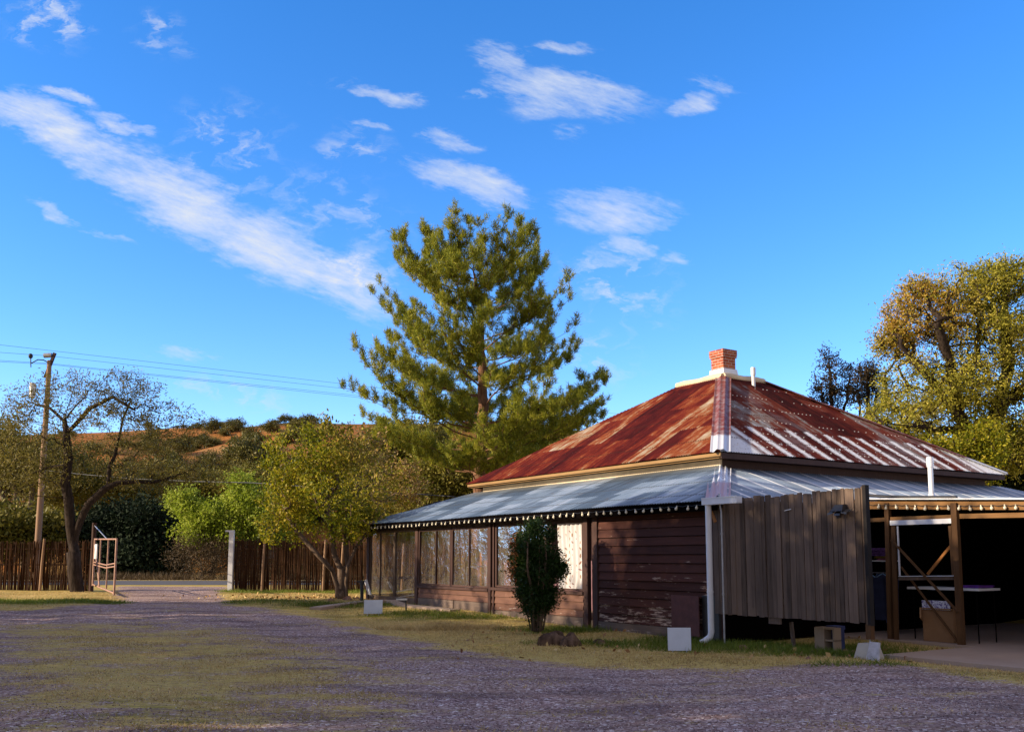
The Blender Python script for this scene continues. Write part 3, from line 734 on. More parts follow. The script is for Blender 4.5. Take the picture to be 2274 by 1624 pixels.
lap_siding(.45, 3.78, .2, 2.42, AX-.004, .172, 'siding', M['siding'])['label'] = 'dark brown lapped boards with peeling paint low down'
mb = MB(); mb.box(AX-.035, AX-.005, .45, 3.80, .0, .2); hs.part('skirt_board', mb, M['skirt'])
lap_siding(4.32, 8.06, .24, .72, AX-.004, .165, 'siding', M['sidingL']); lap_siding(8.22, 12.0, .4, .68, AX-.004, .15, 'siding', M['sidingL'])
mb = MB(); mb.box(AX-.03, AX-.005, 4.32, 8.06, -.02, .235); mb.box(AX-.028, AX-.003, 8.22, 9.95, .02, .395); mb.box(AX-.03, AX-.005, 9.99, 12.02, .05, .395); mb.box(AX, AX+.08, 4.3, 12.0, 0, .66)
hs.part('skirt_board', mb, M['skirt'])
mb = MB(); mb.box(AX-.06, AX+.09, 4.3, 8.1, .722, .79); mb.box(AX-.06, AX+.09, 8.22, 12.0, .682, .75); hs.part('window_sill', mb, M['trim'])
# porch posts
def post(y, w, x=AX, z0=0.0, z1=2.46, mat='trim', d=.1, name='porch_post', label=None):
    m = MB(); m.box(x-.05, x-.05+d, y-w/2, y+w/2, z0, z1); return hs.part(name, m, M[mat], label=label)
for y, w in ((15.42, .18), (12.11, .17), (8.14, .12), (7.95, .06), (4.2, .14), (3.87, .15)): post(y, w)
post(4.0, .1, x=AX+.06, d=.05)
# header beam + short vertical boards under the eave + soffit
mb = MB(); mb.box(AX+.052, AX+.14, .4, 15.4, 2.3, 2.49); hs.part('eave_beam', mb, M['dark'])
mb = MB(); mb.box(.03, .05, .06, A1-.06, EZ-.19, EZ-.02); mb.box(.06, B1-.1, .03, .05, EZ-.15, EZ-.02); hs.part('fascia_board', mb, M['shade_black'])  # blackened and deepened to paint in the shade under the eave
mb = MB(); y = 4.4
while y < 15.3:
    w = rnd.uniform(.09, .13); mb.box(AX+.01, AX+.03, y, y+w-.015, 2.28+rnd.uniform(-.012, .012), 2.46); y += w
hs.part('frieze_boards', mb, M['grey_wood'])
mb = MB()
for k in range(21): y = 2.7+k*.6; mb.bar((.06, y, EZ-.06), (2.4, y, FZ-.12), .045, .09)
hs.part('rafters', mb, M['dark'])
# windows: clear sheeting in wooden frames
def win(y0, y1, z0, z1, bars=(), fm='trim', fw=.06, name='window', label=None, nopane=False):
    m = MB(); x0, x1 = AX-.02, AX+.03
    m.box(x0, x1, y0, y0+fw, z0, z1); m.box(x0, x1, y1-fw, y1, z0, z1); m.box(x0+.002, x1-.002, y0+fw, y1-fw, z0, z0+fw*.7); m.box(x0+.002, x1-.002, y0+fw, y1-fw, z1-fw, z1)
    for b in bars: m.box(x0+.004, x1-.004, b-.018, b+.018, z0+fw*.7, z1-fw)
    f = hs.part(name, m, M[fm], label=label)
    if nopane: return f
    p = MB(); n = 24
    V = []; 
    for j in range(9):
        for i in range(n+1):
            yy = y0+fw*.9+(y1-y0-fw*1.8)*i/n; zz = z0+fw*.6+(z1-z0-fw*1.5)*j/8
            V.append((AX+.008+.004*math.sin(yy*7+zz*3)*math.sin(zz*4), yy, zz))
    p.add(V, [(j*(n+1)+i, j*(n+1)+i+1, (j+1)*(n+1)+i+1, (j+1)*(n+1)+i) for j in range(8) for i in range(n)], smooth=True)
    hs.part('pane', p, M['sheet'], parent=f); return f
win(13.6, 15.33, .34, 2.3, (14.6,), 'grey_wood', .045); win(12.2, 13.58, .34, 2.3, (), 'grey_wood', .045)
win(10.15, 12.02, .76, 2.3, (11.0,)); win(8.22, 10.12, .76, 2.3, (9.2,))
win(4.3, 5.55, .8, 2.32, (), label='open window filled by the leaf print curtain', nopane=True); win(5.6, 7.9, .8, 2.32, (6.8,))
mb = MB(); mb.box(AX-.02, AX+.06, 12.2, 15.33, .1, .335); hs.part('skirt_board', mb, M['grey_wood'])
# far end of the porch: posts and rails, sheeting, so that one sees through
mb = MB()
for x in (1.2, 2.3): mb.box(x-.04, x+.04, 15.35, 15.45, .2, 2.45)
mb.box(.4, 2.5, 15.36, 15.44, 2.3, 2.45); mb.box(.4, 2.5, 15.37, 15.43, .2, .4)
hs.part('end_wall_frame', mb, M['trim'])
mb = MB(); mb.box(.4, 8, 15.33, 15.36, .84, .93); hs.part('hand_rail', mb, M['blue'], label='dark blue rail across the far end of the porch')
# porch floor
mb = MB(); mb.box(.33, 2.5, .45, 15.4, .02, .2); mb.box(2.5, 15.4, 12.8, 15.4, .02, .2); hs.part('porch_floor', mb, M['conc'])
# inner house wall behind the porch, with door openings
mb = MB()
for a, b in ((2.5, 5.6), (6.4, 9.2), (10.1, 12.55)): mb.box(2.52, 2.6, a, b, .2, 2.3)
mb.box(2.521, 2.599, 5.6, 6.4, 2.05, 2.3); mb.box(2.521, 2.599, 9.2, 10.1, 2.05, 2.3)
mb.box(2.61, 13, 12.56, 12.62, .2, 2.3)
hs.part('inner_wall', mb, M['inner'])
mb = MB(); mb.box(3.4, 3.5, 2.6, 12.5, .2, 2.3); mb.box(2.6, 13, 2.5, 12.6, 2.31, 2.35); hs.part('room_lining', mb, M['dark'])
for px, w in ((971, .1), (1067, .1), (1148, .1)):
    p = onX(px, 1240, 1.9); m = MB(); m.box(1.9, 1.98, p[1]-w/2, p[1]+w/2, .2, 2.12); hs.part('inner_post', m, M['orange'], label='sunlit orange wooden post inside the porch')
for px, px2 in ((985, 1000), (1030, 1048)):
    p = onX(px, 1240, 1.2); m = MB(); m.box(1.2, 1.28, p[1]-.07, p[1]+.07, .2, 2.3); hs.part('inner_post', m, M['trim'])
# walls of the yard side
mb = MB(); mb.box(AX+.1, B1-.3, .3, .38, .02, 2.5); hs.part('front_wall', mb, M['shade_black'])  # black colour paints in the shadow below the plank screen
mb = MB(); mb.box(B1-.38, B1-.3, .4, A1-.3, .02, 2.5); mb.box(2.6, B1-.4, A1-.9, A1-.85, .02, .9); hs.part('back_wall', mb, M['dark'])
mb = MB(); mb.box(AX-.03, AX+.08, .28, .43, 0, 2.45); hs.part('corner_board', mb, M['trim'])
# ================================================================== things on and by the house
# leaf-print curtain hanging inside the window
V = []; n = 60; y0, y1 = 4.36, 5.34; m = MB()
for j in range(13):
    z = .81+(2.28-.81)*j/12
    for i in range(n+1):
        t = i/n; yy = y0+(y1-y0)*t-(.05*(1-t)*math.sin(j/12*3)) ; gap = .03 if .58 < t < .64 else 0
        V.append((AX+.05+.022*math.sin(t*38+math.sin(j*.4))+gap, yy, z))
m.add(V, [(j*(n+1)+i, j*(n+1)+i+1, (j+1)*(n+1)+i+1, (j+1)*(n+1)+i) for j in range(12) for i in range(n)], smooth=True)
c = solo('curtain', m, M['curtain'], 'white curtain printed with small brown leaves hanging in the window right of the shrub', 'curtain', (AX+.13, 4.85, .8), 'L')
# string lights
def string_lights(pts, n, label, off=(0, 0, 0), skip=()):
    T = Thing('string_light', label, 'string lights', pts[0], 'L'); m = MB()
    P = [Vector(p) for p in pts]; Ls = [0]
    for a, b in zip(P[:-1], P[1:]): Ls.append(Ls[-1]+(b-a).length)
    def at_(s):
        for i in range(len(P)-1):
            if s <= Ls[i+1] or i == len(P)-2: return P[i]+(P[i+1]-P[i])*((s-Ls[i])/(Ls[i+1]-Ls[i]))
    cable = []
    for k in range(n):
        s = Ls[-1]*(k+.5)/n; p = at_(s); cable += [p, at_(s+Ls[-1]*.5/n)-Vector((0, 0, .018))]
    m.tube(cable, .006, 5); T.part('cable', m, M['black'])
    me = None
    for k in range(n):
        p = at_(Ls[-1]*(k+.5)/n)+Vector((rnd.uniform(-.01, .01), rnd.uniform(-.03, .03), rnd.uniform(-.012, .004)))
        if me is None:
            b = MB(); b.tube([(0, 0, .005), (0, 0, -.03)], .012, 6); b.ball((0, 0, -.055), .028, sz=1.15, n=10, m=7); me = b.mesh('bulb'); me.materials.append(M['bulb'])
        o = bpy.data.objects.new('bulb', me); COL.objects.link(o); o.parent = T.e; o.location = p-Vector(pts[0])
        o.rotation_euler = (rnd.uniform(-.3, .3), rnd.uniform(-.3, .3), 0)
string_lights([(.0, 15.5, EZ-.075), (.0, .15, EZ-.075)], 62, 'long row of round bulbs strung along the edge of the porch roof over the windows')
# gutter piece, downspout, conduit, brace
T = Thing('downspout', 'white downspout with a short gutter at the corner of the house', 'downspout', (-.1, .3, 0), 'L')
m = MB(); g0, g1 = onX(1563, 1112, -.1), onX(1640, 1112, -.1)
ya, yb = g0[1], g1[1]; zt = g0[2]
for (a, b, c_, d_) in ((-.16, -.15, zt-.06, zt+.045), (-.04, -.03, zt-.06, zt+.045), (-.16, -.03, zt-.07, zt-.058)): m.box(a, b, min(ya, yb), max(ya, yb), c_, d_)
m.box(-.17, -.148, min(ya, yb), max(ya, yb), zt+.035, zt+.055); m.box(-.16, -.03, ya-.004, ya+.006, zt-.06, zt+.045); m.box(-.16, -.03, yb-.006, yb+.004, zt-.06, zt+.045)
T.part('gutter', m, M['white'])
dy = onX(1576, 1250, -.08)[1]
m = MB(); m.tube([(-.09, dy, zt-.05), (-.09, dy, .22), (-.1, dy+.02, .14), (-.16, dy+.1, .06), (-.2, dy+.14, .03)], [.055, .055, .055, .057, .06], 14)
T.part('pipe', m, M['white'])
m = MB(); m.tube([(-.09, dy, .9), (-.09, dy, .93)], .06, 14); T.part('bracket', m, M['white'])
cy = onX(1604, 1250, -.02)[1]
m = MB(); m.tube([(-.02, cy, .02), (-.02, cy, 2.3), (-.03, cy+.02, 2.42), (-.03, cy+.03, 2.62)], .017, 8); m.tube([(-.02, cy, .86), (-.02, cy, .9)], .024, 8); m.tube([(-.02, cy, 1.9), (-.02, cy, 1.94)], .024, 8)
solo('conduit_pipe', m, M['galvpipe'], 'thin grey conduit running up the corner right of the downspout', 'pipe', (-.02, cy, 0), 'L')
m = MB(); a = onX(1573, 1122, .05); b = onX(1588, 1158, .05); m.bar(a, b, .03, .05); hs.part('brace', m, M['orange'])
# brown plywood hatch and opening
T = Thing('access_hatch', 'brown plywood box against the lapped boards left of the downspout', 'hatch', (.1, 1.2, 0), 'L')
ph0, ph1 = onX(1490, 1360, .12)[1], onX(1551, 1360, .12)[1]
m = MB(); m.box(.12, .14, ph1, ph0, .1, .82); m.box(.145, .265, ph0-.03, ph0-.005, .1, .81); m.box(.145, .265, ph1, ph0-.03, .79, .81)
T.part('panel', m, m_plain('maroon_hatch_paint', (.1, .035, .03), .8))
m = MB(); m.box(.2, .262, ph1-.42, ph1-.005, .06, .83); T.part('opening', m, M['black'])  # solid black box standing in for the dark of the crawl opening
# blank sign boards
def sign(px0, px1, py0, py1, yaw, label, D=None):
    b = onG((px0+px1)/2, py1); w = (px1-px0)/F*b[1]*1.01; h = (py1-py0)/F*b[1]*1.02
    e = Thing('sign_board', label, 'sign', b, 'W', 'blank white boards standing in the grass'); e.e.rotation_euler = (math.radians(-7), 0, yaw)
    m = MB(); m.box(b[0]-w/2, b[0]+w/2, b[1]-.006, b[1]+.006, b[2]+.02, b[2]+h); e.part('board', m, M['sign'])
    for s in (-.3, .3): m = MB(); m.box(b[0]+s*w-.008, b[0]+s*w+.008, b[1]+.008, b[1]+.022, b[2]-.1, b[2]+h*.8); e.part('stake', m, M['galvpipe'])
sign(808, 848, 1332, 1363, .05, 'blank white board standing in the grass before the far porch window')
sign(1484, 1534, 1395, 1446, -.05, 'larger blank white board standing left of the white downspout')
# plank screen
SPX = .15
T = Thing('plank_screen', 'tall weathered grey plank screen hung between the house corner and a post', 'screen', (SPX, -1.4, 0), 'L')
m = MB(); y = .28; k = 0; yend = -2.88
top_px = [(1600, 1100), (1640, 1103), (1700, 1101), (1760, 1097), (1800, 1092), (1850, 1087), (1885, 1081), (1896, 1083), (1912, 1079)]
tops = [(onX(a, b, SPX)[1], onX(a, b, SPX)[2]) for a, b in top_px]
ty = [t[0] for t in tops][::-1]; tz = [t[1] for t in tops][::-1]
while y > yend+.02:
    w = rnd.choice((.085, .095, .12, .075, .105)); y1 = max(yend, y-w); g_ = rnd.choice((.004, .004, .007, .014))
    zt_ = float(np.interp((y+y1)/2, ty, tz))+rnd.uniform(-.022, .022); x = SPX+rnd.uniform(-.012, .008)
    zb = .53+rnd.uniform(-.012, .012); s_ = rnd.uniform(-.008, .008); c_ = .014
    v = [(x, y1+g_, zb), (x, y, zb), (x, y+s_, zt_-c_), (x, y+s_-c_, zt_), (x, y1+g_+s_+c_, zt_), (x, y1+g_+s_, zt_-c_)]
    v += [(a+.02, b, c) for a, b, c in v]
    m.add(v, [(0, 1, 2, 3, 4, 5), (11, 10, 9, 8, 7, 6)]+[(i, i+6, (i+1) % 6+6, (i+1) % 6) for i in range(6)])
    y = y1
T.part('planks', m, M['grey_wood'])
m = MB(); 
for z in (.75, 1.5, 2.25): m.box(SPX+.03, SPX+.07, -2.85, .2, z, z+.09)
T.part('rail', m, M['grey_wood'])
m = MB(); m.box(SPX+.0, SPX+.09, -2.94, -2.885, .5, 2.6); T.part('end_post', m, M['dark'])
m = MB(); m.box(SPX+.03, SPX+.08, -1.16, -.92, .42, .58); T.part('batten', m, M['grey_wood'])
# support post, pier and what stands under the screen
T = Thing('pier_post', 'stubby wooden post on a pale concrete pier under the outer end of the plank screen', 'post', (SPX, -2.85, 0), 'L')
m = MB(); m.box(SPX+.0, SPX+.09, -2.93, -2.84, .3, .52); T.part('post', m, M['lumber'])
m = MB(); m.box(SPX+.03, SPX+.05, -2.89, -2.87, .2, .31); T.part('bracket', m, M['galvpipe'])
m = MB(); V = []
for z, r in ((-.05, .17), (.24, .105)): V += [(SPX+.04-r, -2.85-r, z), (SPX+.04+r, -2.85-r, z), (SPX+.04+r, -2.85+r, z), (SPX+.04-r, -2.85+r, z)]
m.add(V, [(i, (i+1) % 4, 4+(i+1) % 4, 4+i) for i in range(4)]+[(4, 5, 6, 7)]); T.part('pier', m, M['pier'])
T = Thing('leaning_board', 'pale bluish white board leaning on the concrete pier beside the slab', 'board', (SPX-.05, -3.05, 0), 'L')
m = MB(); V = [(-.08, -2.98, 0), (-.02, -3.16, 0), (.1, -3.1, .27), (.05, -2.98, .28)]; V += [(a+.02, b-.01, c) for a, b, c in V]
m.add(V, [(0, 1, 2, 3), (7, 6, 5, 4), (0, 4, 5, 1), (1, 5, 6, 2), (2, 6, 7, 3), (3, 7, 4, 0)]); T.part('panel', m, M['oldwhite'])
# concrete block
bx, by = SPX+.3, onX(1822, 1405, SPX+.25)[1]
m = MB(); m.box(bx, bx+.2, by-.02, by+.17, .0, .4)
for z in (0, .185, .37): m.box(bx+.02, bx+.19, by-.2, by-.021, z, z+.03)
m.box(bx+.02, bx+.19, by-.2, by-.17, .031, .369)
solo('concrete_block', m, M['block'], 'tan hollow concrete block standing on end under the plank screen', 'block', (bx, by, 0), 'L')
lb = onX(1762, 1400, SPX+.3)[1]
m = MB(); m.bar((SPX+.3, lb, 0), (SPX+.3, lb+.05, .45), .05, .05); solo('prop', m, M['grey_wood'], 'short leaning wooden prop under the middle of the plank screen', 'prop', (SPX+.3, lb, 0), 'L')
m = MB(); bb = onX(1848, 1393, SPX+.5); m.box(bb[0]-.02, bb[0]+.16, bb[1]-.1, bb[1]+.1, 0, .36); m.box(bb[0]-.03, bb[0]+.17, bb[1]-.11, bb[1]+.11, .36, .42)
solo('plastic_bin', m, M['blue'], 'small dark blue bin beside the concrete block under the screen', 'bin', (bb[0], bb[1], 0), 'L')
# flood light on the screen
fx, fy, fz = onX(1866, 1133, SPX-.05)
T = Thing('flood_light', 'black solar flood light with three tilted lamp heads near the top of the plank screen', 'light', (SPX, fy, fz), 'L')
m = MB(); V = [(SPX-.02, fy-.12, fz), (SPX-.02, fy+.12, fz), (SPX-.16, fy+.11, fz-.01), (SPX-.16, fy-.11, fz-.01)]; V += [(SPX-.02, fy-.085, fz+.1), (SPX-.02, fy+.085, fz+.1), (SPX-.09, fy+.075, fz+.09), (SPX-.09, fy-.075, fz+.09)]
m.add(V, [(0, 1, 2, 3), (7, 6, 5, 4), (0, 4, 5, 1), (1, 5, 6, 2), (2, 6, 7, 3), (3, 7, 4, 0)]); T.part('housing', m, M['black'])
gm = m_plain('lamp_lens', (.55, .55, .3), .2)
for s in (-1, 0, 1):
    m = MB(); yc = fy+s*.125; zc = fz-.04+abs(s)*.022; r_ = s*.03
    v = [(SPX-.07, yc-.058, zc+.01+r_), (SPX-.07, yc+.058, zc+.01-r_), (SPX-.15, yc+.052, zc-.035-r_), (SPX-.15, yc-.052, zc-.035+r_)]
    v += [(a+.01, b, c+.03) for a, b, c in v]
    v = [(a, b, c+(s*(b-yc))*.35) for a, b, c in v]
    m.add(v, [(0, 1, 2, 3), (7, 6, 5, 4), (0, 4, 5, 1), (1, 5, 6, 2), (2, 6, 7, 3), (3, 7, 4, 0)]); h_ = T.part('lamp_head', m, M['black'])
    l = MB(); q = [Vector(p) for p in v[:4]]; c = sum(q, Vector())/4; l.add([c+(p-c)*.8+Vector((-.004, 0, -.004)) for p in q], [(0, 1, 2, 3)]); T.part('lens', l, gm, parent=h_)
m = MB(); m.tube([(SPX-.1, fy-.2, fz-.02), (SPX-.1, fy-.25, fz+.015)], .008, 5); T.part('sensor', m, M['black'])
m = MB(); a = onX(1741, 1133, SPX-.02); m.bar(a, (a[0], a[1]-.14, a[2]+.02), .01, .012); solo('slat_tag', m, M['whiteplastic'], 'tiny pale strip fixed near the top of the plank screen left of the flood light', 'tag', a, 'L')
# black hose lying on the roof edge
m = MB(); hp = [onX(x, y, SX-.06) for x, y in ((1914, 1098), (1960, 1101), (2020, 1103), (2080, 1103), (2124, 1103))]; m.tube(hp, .028, 8)
solo('black_pipe', m, M['black'], 'black pipe lying along the garage roof edge in front of the flue', 'pipe', hp[0], 'L')

# ================================================================== GARAGE
def G(zx, zy, x=SX): return onX((3300+zx/1.911)/1.802, (1900+zy/1.911)/1.802, x)
T = Thing('open_garage', 'open fronted lumber framed garage with a low roof right of the plank screen', 'garage', (SX, -3, 0), 'L'); gg_ = T
m = MB()
r0, r1 = G(290, 186), G(1521, 186)
slope = (r1[2]-r0[2])/(r1[1]-r0[1]); zr = lambda y: r0[2]+slope*(y-r0[1])
ra, rb = .0, -6.4
m.add([(SX-.12, ra, zr(ra)), (SX-.12, rb, zr(rb)), (11, rb, zr(rb)), (11, ra, zr(ra)), (SX-.12, ra, zr(ra)+.02), (SX-.12, rb, zr(rb)+.02), (11, rb, zr(rb)+.02), (11, ra, zr(ra)+.02)], [(0, 1, 2, 3), (7, 6, 5, 4), (0, 4, 5, 1), (1, 5, 6, 2), (3, 2, 6, 7), (0, 3, 7, 4)])
T.part('garage_roof', m, M['white'])
def gbar(a, b, w, d, name, mat, x=SX, dx=0, label=None):
    """board seen face-on in the garage front: a, b in zoom pixels, w height of the face in metres"""
    p, q = G(*a, x=x+dx), G(*b, x=x+dx); m = MB(); m.bar(p, q, d, w, up=(0, 0, 1)) if abs(p[2]-q[2]) < abs(p[1]-q[1]) else m.bar(p, q, w, d, up=(1, 0, 0))
    return T.part(name, m, M[mat], label=label)
gbar((200, 228), (1700, 231), .145, .05, 'roof_beam', 'lumberY')
gbar((200, 350), (492, 336), .07, .045, 'cross_rail', 'lumberY', dx=.004); gbar((504, 334), (970, 317), .07, .045, 'cross_rail', 'lumberY', dx=.004); gbar((1016, 313), (1700, 300), .08, .045, 'cross_rail', 'lumberY', dx=.004, label='pale rail over the open bay')
gbar((478, 212), (505, 1262), .085, .09, 'post', 'lumber', dx=.0); gbar((990, 212), (1045, 1302), .105, .09, 'post', 'lumber', dx=-.03)
# door: frame, rails, braces
gbar((500, 364), (968, 348), .085, .035, 'door_frame', 'white', dx=-.06, label='white painted top rail of the garage door frame')
dj = gbar((524, 385), (548, 1265), .08, .04, 'door_frame', 'lumber', dx=-.05); gbar((956, 385), (985, 770), .05, .04, 'door_frame', 'lumber', dx=-.02)
gbar((555, 388), (572, 765), .018, .03, 'window_stop', 'white', dx=-.075)
gbar((565, 789), (985, 786), .055, .035, 'door_frame', 'grey_wood', dx=-.045)
gbar((565, 771), (985, 768), .012, .03, 'window_stop', 'white', dx=-.07)
gbar((505, 490), (1015, 1042), .04, .025, 'door_brace', 'lumber', dx=-.085); gbar((582, 700), (1020, 1275), .035, .025, 'door_brace', 'lumber', dx=.03)
gbar((960, 540), (785, 755), .045, .03, 'door_brace', 'orange', dx=.5)
gbar((330, 1262), (1040, 1306), .02, .03, 'threshold', 'grey_wood', dx=-.01)
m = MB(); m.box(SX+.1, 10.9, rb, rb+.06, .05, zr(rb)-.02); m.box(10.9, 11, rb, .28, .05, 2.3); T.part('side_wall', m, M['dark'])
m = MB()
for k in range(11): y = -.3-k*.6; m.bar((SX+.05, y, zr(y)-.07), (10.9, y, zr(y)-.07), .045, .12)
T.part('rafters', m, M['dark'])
string_lights([G(296, 222, SX-.05), G(1000, 230, SX-.05), G(1700, 222, SX-.05)], 17, 'row of clear bulbs strung along the garage roof beam')
# things in the garage
T = Thing('folding_table', 'white topped folding table standing inside the garage', 'table', G(975, 875, SX+.8)[:2]+(.05,), 'L')
a, b = G(640, 872, SX+.8), G(1180, 882, SX+.45); c_ = G(1308, 872, SX+1.1); zt = .78
m = MB(); a0 = (SX+1.15, G(640, 872, SX+1.15)[1]); b0 = G(1175, 884, SX+.3); zt = b0[2]
y_l = G(640, 870, SX+.35)[1]; y_r = b0[1]
m.box(SX+.3, SX+.95, y_r, y_l, zt, zt+.04); T.part('table_top', m, M['whiteplastic'])
for xx, yy in ((SX+.36, y_r+.08), (SX+.88, y_r+.08), (SX+.36, y_l-.08), (SX+.88, y_l-.08)):
    m = MB(); m.tube([(xx, yy, .05), (xx, yy, zt)], .012, 6); T.part('leg', m, M['shade_black'])
p = G(1140, 862, SX+.6); m = MB(); m.box(SX+.4, SX+.85, p[1]-.2, p[1]+.2, zt+.045, zt+.075); m.box(SX+.38, SX+.87, p[1]-.22, p[1]+.22, zt+.075, zt+.085)
solo('tray', m, M['purple'], 'flat purple tray lying on the white garage table', 'tray', (SX+.6, p[1], zt+.04), 'L')
p0, p1 = G(760, 950, SX+.2), G(1010, 1250, SX+.2)
T = Thing('cardboard_box', 'tall brown cardboard box standing behind the garage door braces', 'box', (SX+.3, (p0[1]+p1[1])/2, .05), 'L')
m = MB(); m.box(SX+.12, SX+.28, p1[1], p0[1], .05, .62); T.part('box_body', m, M['card'])
m = MB(); m.bar((SX+.1, p0[1], .62), (SX+.1, p1[1], .62), .02, .02); m.bar((SX+.1, p0[1], .6), (SX+.06, p0[1]-.02, .42), .02, .3); T.part('flap', m, M['card'])
t = NT('printed_paper'); o_ = t.obj(); v_ = t.noise(o_, 28, 3, .7); M['print'] = t.done(t.ramp(v_, [(.42, (.12, .08, .3)), (.5, (.7, .68, .8)), (.62, (.78, .78, .85))]), .6)
m = MB(); m.box(SX+.105, SX+.115, p1[1]+.04, p0[1]-.01, .6, .76); solo('poster', m, M['print'], 'white and violet printed papers standing in the cardboard box', 'papers', (SX+.11, (p0[1]+p1[1])/2, .6), 'L')
# clothes shelf seen between the screen and the door
sx_ = SX+.9
T = Thing('clothes_rack', 'pale shelf with a hanging rail below it left of the garage door', 'rack', (sx_, G(385, 655, sx_)[1], .05), 'L')
a, b = G(250, 658, sx_), G(478, 655, sx_); zs = a[2]
m = MB(); m.box(sx_, sx_+.4, b[1], a[1], zs, zs+.025); T.part('shelf', m, M['whiteplastic'])
m = MB(); m.tube([(sx_+.2, b[1], zs-.22), (sx_+.2, a[1], zs-.22)], .012, 6); T.part('hanging_rail', m, M['galvpipe'])
for yy in (a[1], b[1]): m = MB(); m.box(sx_+.18, sx_+.22, yy-.02, yy+.02, .05, zs); T.part('upright', m, M['black'])
def folded(c, w, d, h, mat, label, n=2):
    m = MB(); z = c[2]
    for k in range(n):
        hh = h/n; V = []; K = 12
        for i in range(K+1):
            for j in range(5):
                u = i/K-.5; v = j/4-.5; V.append((c[0]+v*d, c[1]+u*w+.01*math.sin(k*3+j), z+hh*(.9+.12*math.sin(i*1.3+k))*(1-abs(u*2)**6)*(1-abs(v*2)**6)))
        m.add(V, [(i*5+j, i*5+j+1, (i+1)*5+j+1, (i+1)*5+j) for i in range(K) for j in range(4)], smooth=True); z += hh*.9
    solo('folded_clothes', m, M[mat], label, 'clothes', c, 'L', 'folded clothes on the garage shelf')
yb = (a[1]+b[1])/2
folded((sx_+.15, G(430, 640, sx_)[1], zs+.026), .3, .3, .05, 'cloth_p', 'pink folded cloth lowest on the garage shelf')
folded((sx_+.15, G(415, 610, sx_)[1], zs+.07), .32, .3, .05, 'cloth_y', 'yellow folded cloth lying between the pink and the violet ones on the shelf')
folded((sx_+.15, G(385, 560, sx_)[1], zs+.11), .45, .32, .17, 'cloth_v', 'heap of violet and navy printed clothes on top of the garage shelf', 3)
def hung(zx, w, h, mat, label, xo=0):
    p = G(zx, 740, sx_); m = MB(); x = sx_+.2+xo; zt = zs-.24
    pr = [(-.5, -.12), (-.12, 0), (.12, 0), (.5, -.12), (.42, -.3), (.36, -h), (-.36, -h), (-.42, -.3)]
    V = [(x-.03, p[1]+u*w, zt+v) for u, v in pr]+[(x+.03, p[1]+u*w, zt+v) for u, v in pr]
    m.add(V, [tuple(range(8)), tuple(range(15, 7, -1))]+[(i, i+8, (i+1) % 8+8, (i+1) % 8) for i in range(8)])
    solo('hanging_shirt', m, M[mat], label, 'clothes', (x, p[1], 0), 'L', 'clothes hanging under the garage shelf')
hung(335, .3, .75, 'cloth_b', 'pale blue shirt hanging at the left end of the rail under the garage shelf', .12)
hung(375, .38, .9, 'cloth_d', 'dark navy shirt hanging in front of the pale blue one')
hung(450, .34, .95, 'cloth_d', 'dark navy shirt hanging nearest the garage door')
for zx in (350, 455):
    p = G(zx, 735, sx_); m = MB(); m.bar((sx_-.06, p[1]+.14, zs-.3), (sx_-.06, p[1], zs-.23), .02, .012); m.bar((sx_-.06, p[1], zs-.23), (sx_-.06, p[1]-.14, zs-.3), .02, .012)
    solo('clothes_hanger', m, M['cloth_b'], 'pale blue plastic hanger '+('over the left shirt' if zx == 350 else 'over the shirt nearest the garage door'), 'hanger', (sx_-.06, p[1], zs-.3), 'L', 'plastic hangers')
# chairs and small things inside the porch
T = Thing('plastic_chair', 'white plastic chair seen through the porch window', 'chair', (1.3, onX(1053, 1300, 1.3)[1], .2), 'L')
yc = onX(1055, 1300, 1.3)[1]; z0 = .5
m = MB(); m.box(1.1, 1.5, yc-.22, yc+.22, z0+.2, z0+.24); T.part('seat', m, M['whiteplastic'])
for s, q in ((-1, 1.13), (1, 1.13), (-1, 1.46), (1, 1.46)):
    m = MB(); m.bar((q, yc+s*.2, .2), (q, yc+s*.18, z0+.2), .05, .05); T.part('leg', m, M['whiteplastic'])
m = MB(); m.bar((1.12, yc+.18, z0+.24), (1.2, yc+.3, z0+.75), .03, .03); m.bar((1.5, yc-.2, z0+.24), (1.62, yc-.1, z0+.78), .03, .03); m.bar((1.2, yc+.3, z0+.75), (1.62, yc-.1, z0+.78), .03, .03); T.part('backrest', m, M['galvpipe'])
for k, (px, py, dx, dz, lab) in enumerate(((905, 1308, .45, .12, 'upper white strap of the lounge frame behind the far porch window'), (885, 1322, .5, .1, 'lower white strap of the lounge frame behind the far porch window'))): pass
T = Thing('lounge_chair', 'white framed lounge chair folded up behind the far porch sheeting', 'chair', (.8, 13.9, .2), 'L')
pa = [onX(x, y, .75) for x, y in ((862, 1290), (875, 1314), (915, 1306), (885, 1325), (925, 1318))]
m = MB(); m.bar(pa[0], pa[1], .07, .03); T.part('backrest', m, M['whiteplastic'])
m = MB(); m.bar(pa[1], pa[2], .06, .03); m.bar(pa[3], pa[4], .06, .03); T.part('seat', m, M['whiteplastic'])
for p in (pa[1], pa[2], pa[3], pa[4]): m = MB(); m.tube([(p[0], p[1], .2), p], .012, 6); T.part('leg', m, M['galvpipe'])
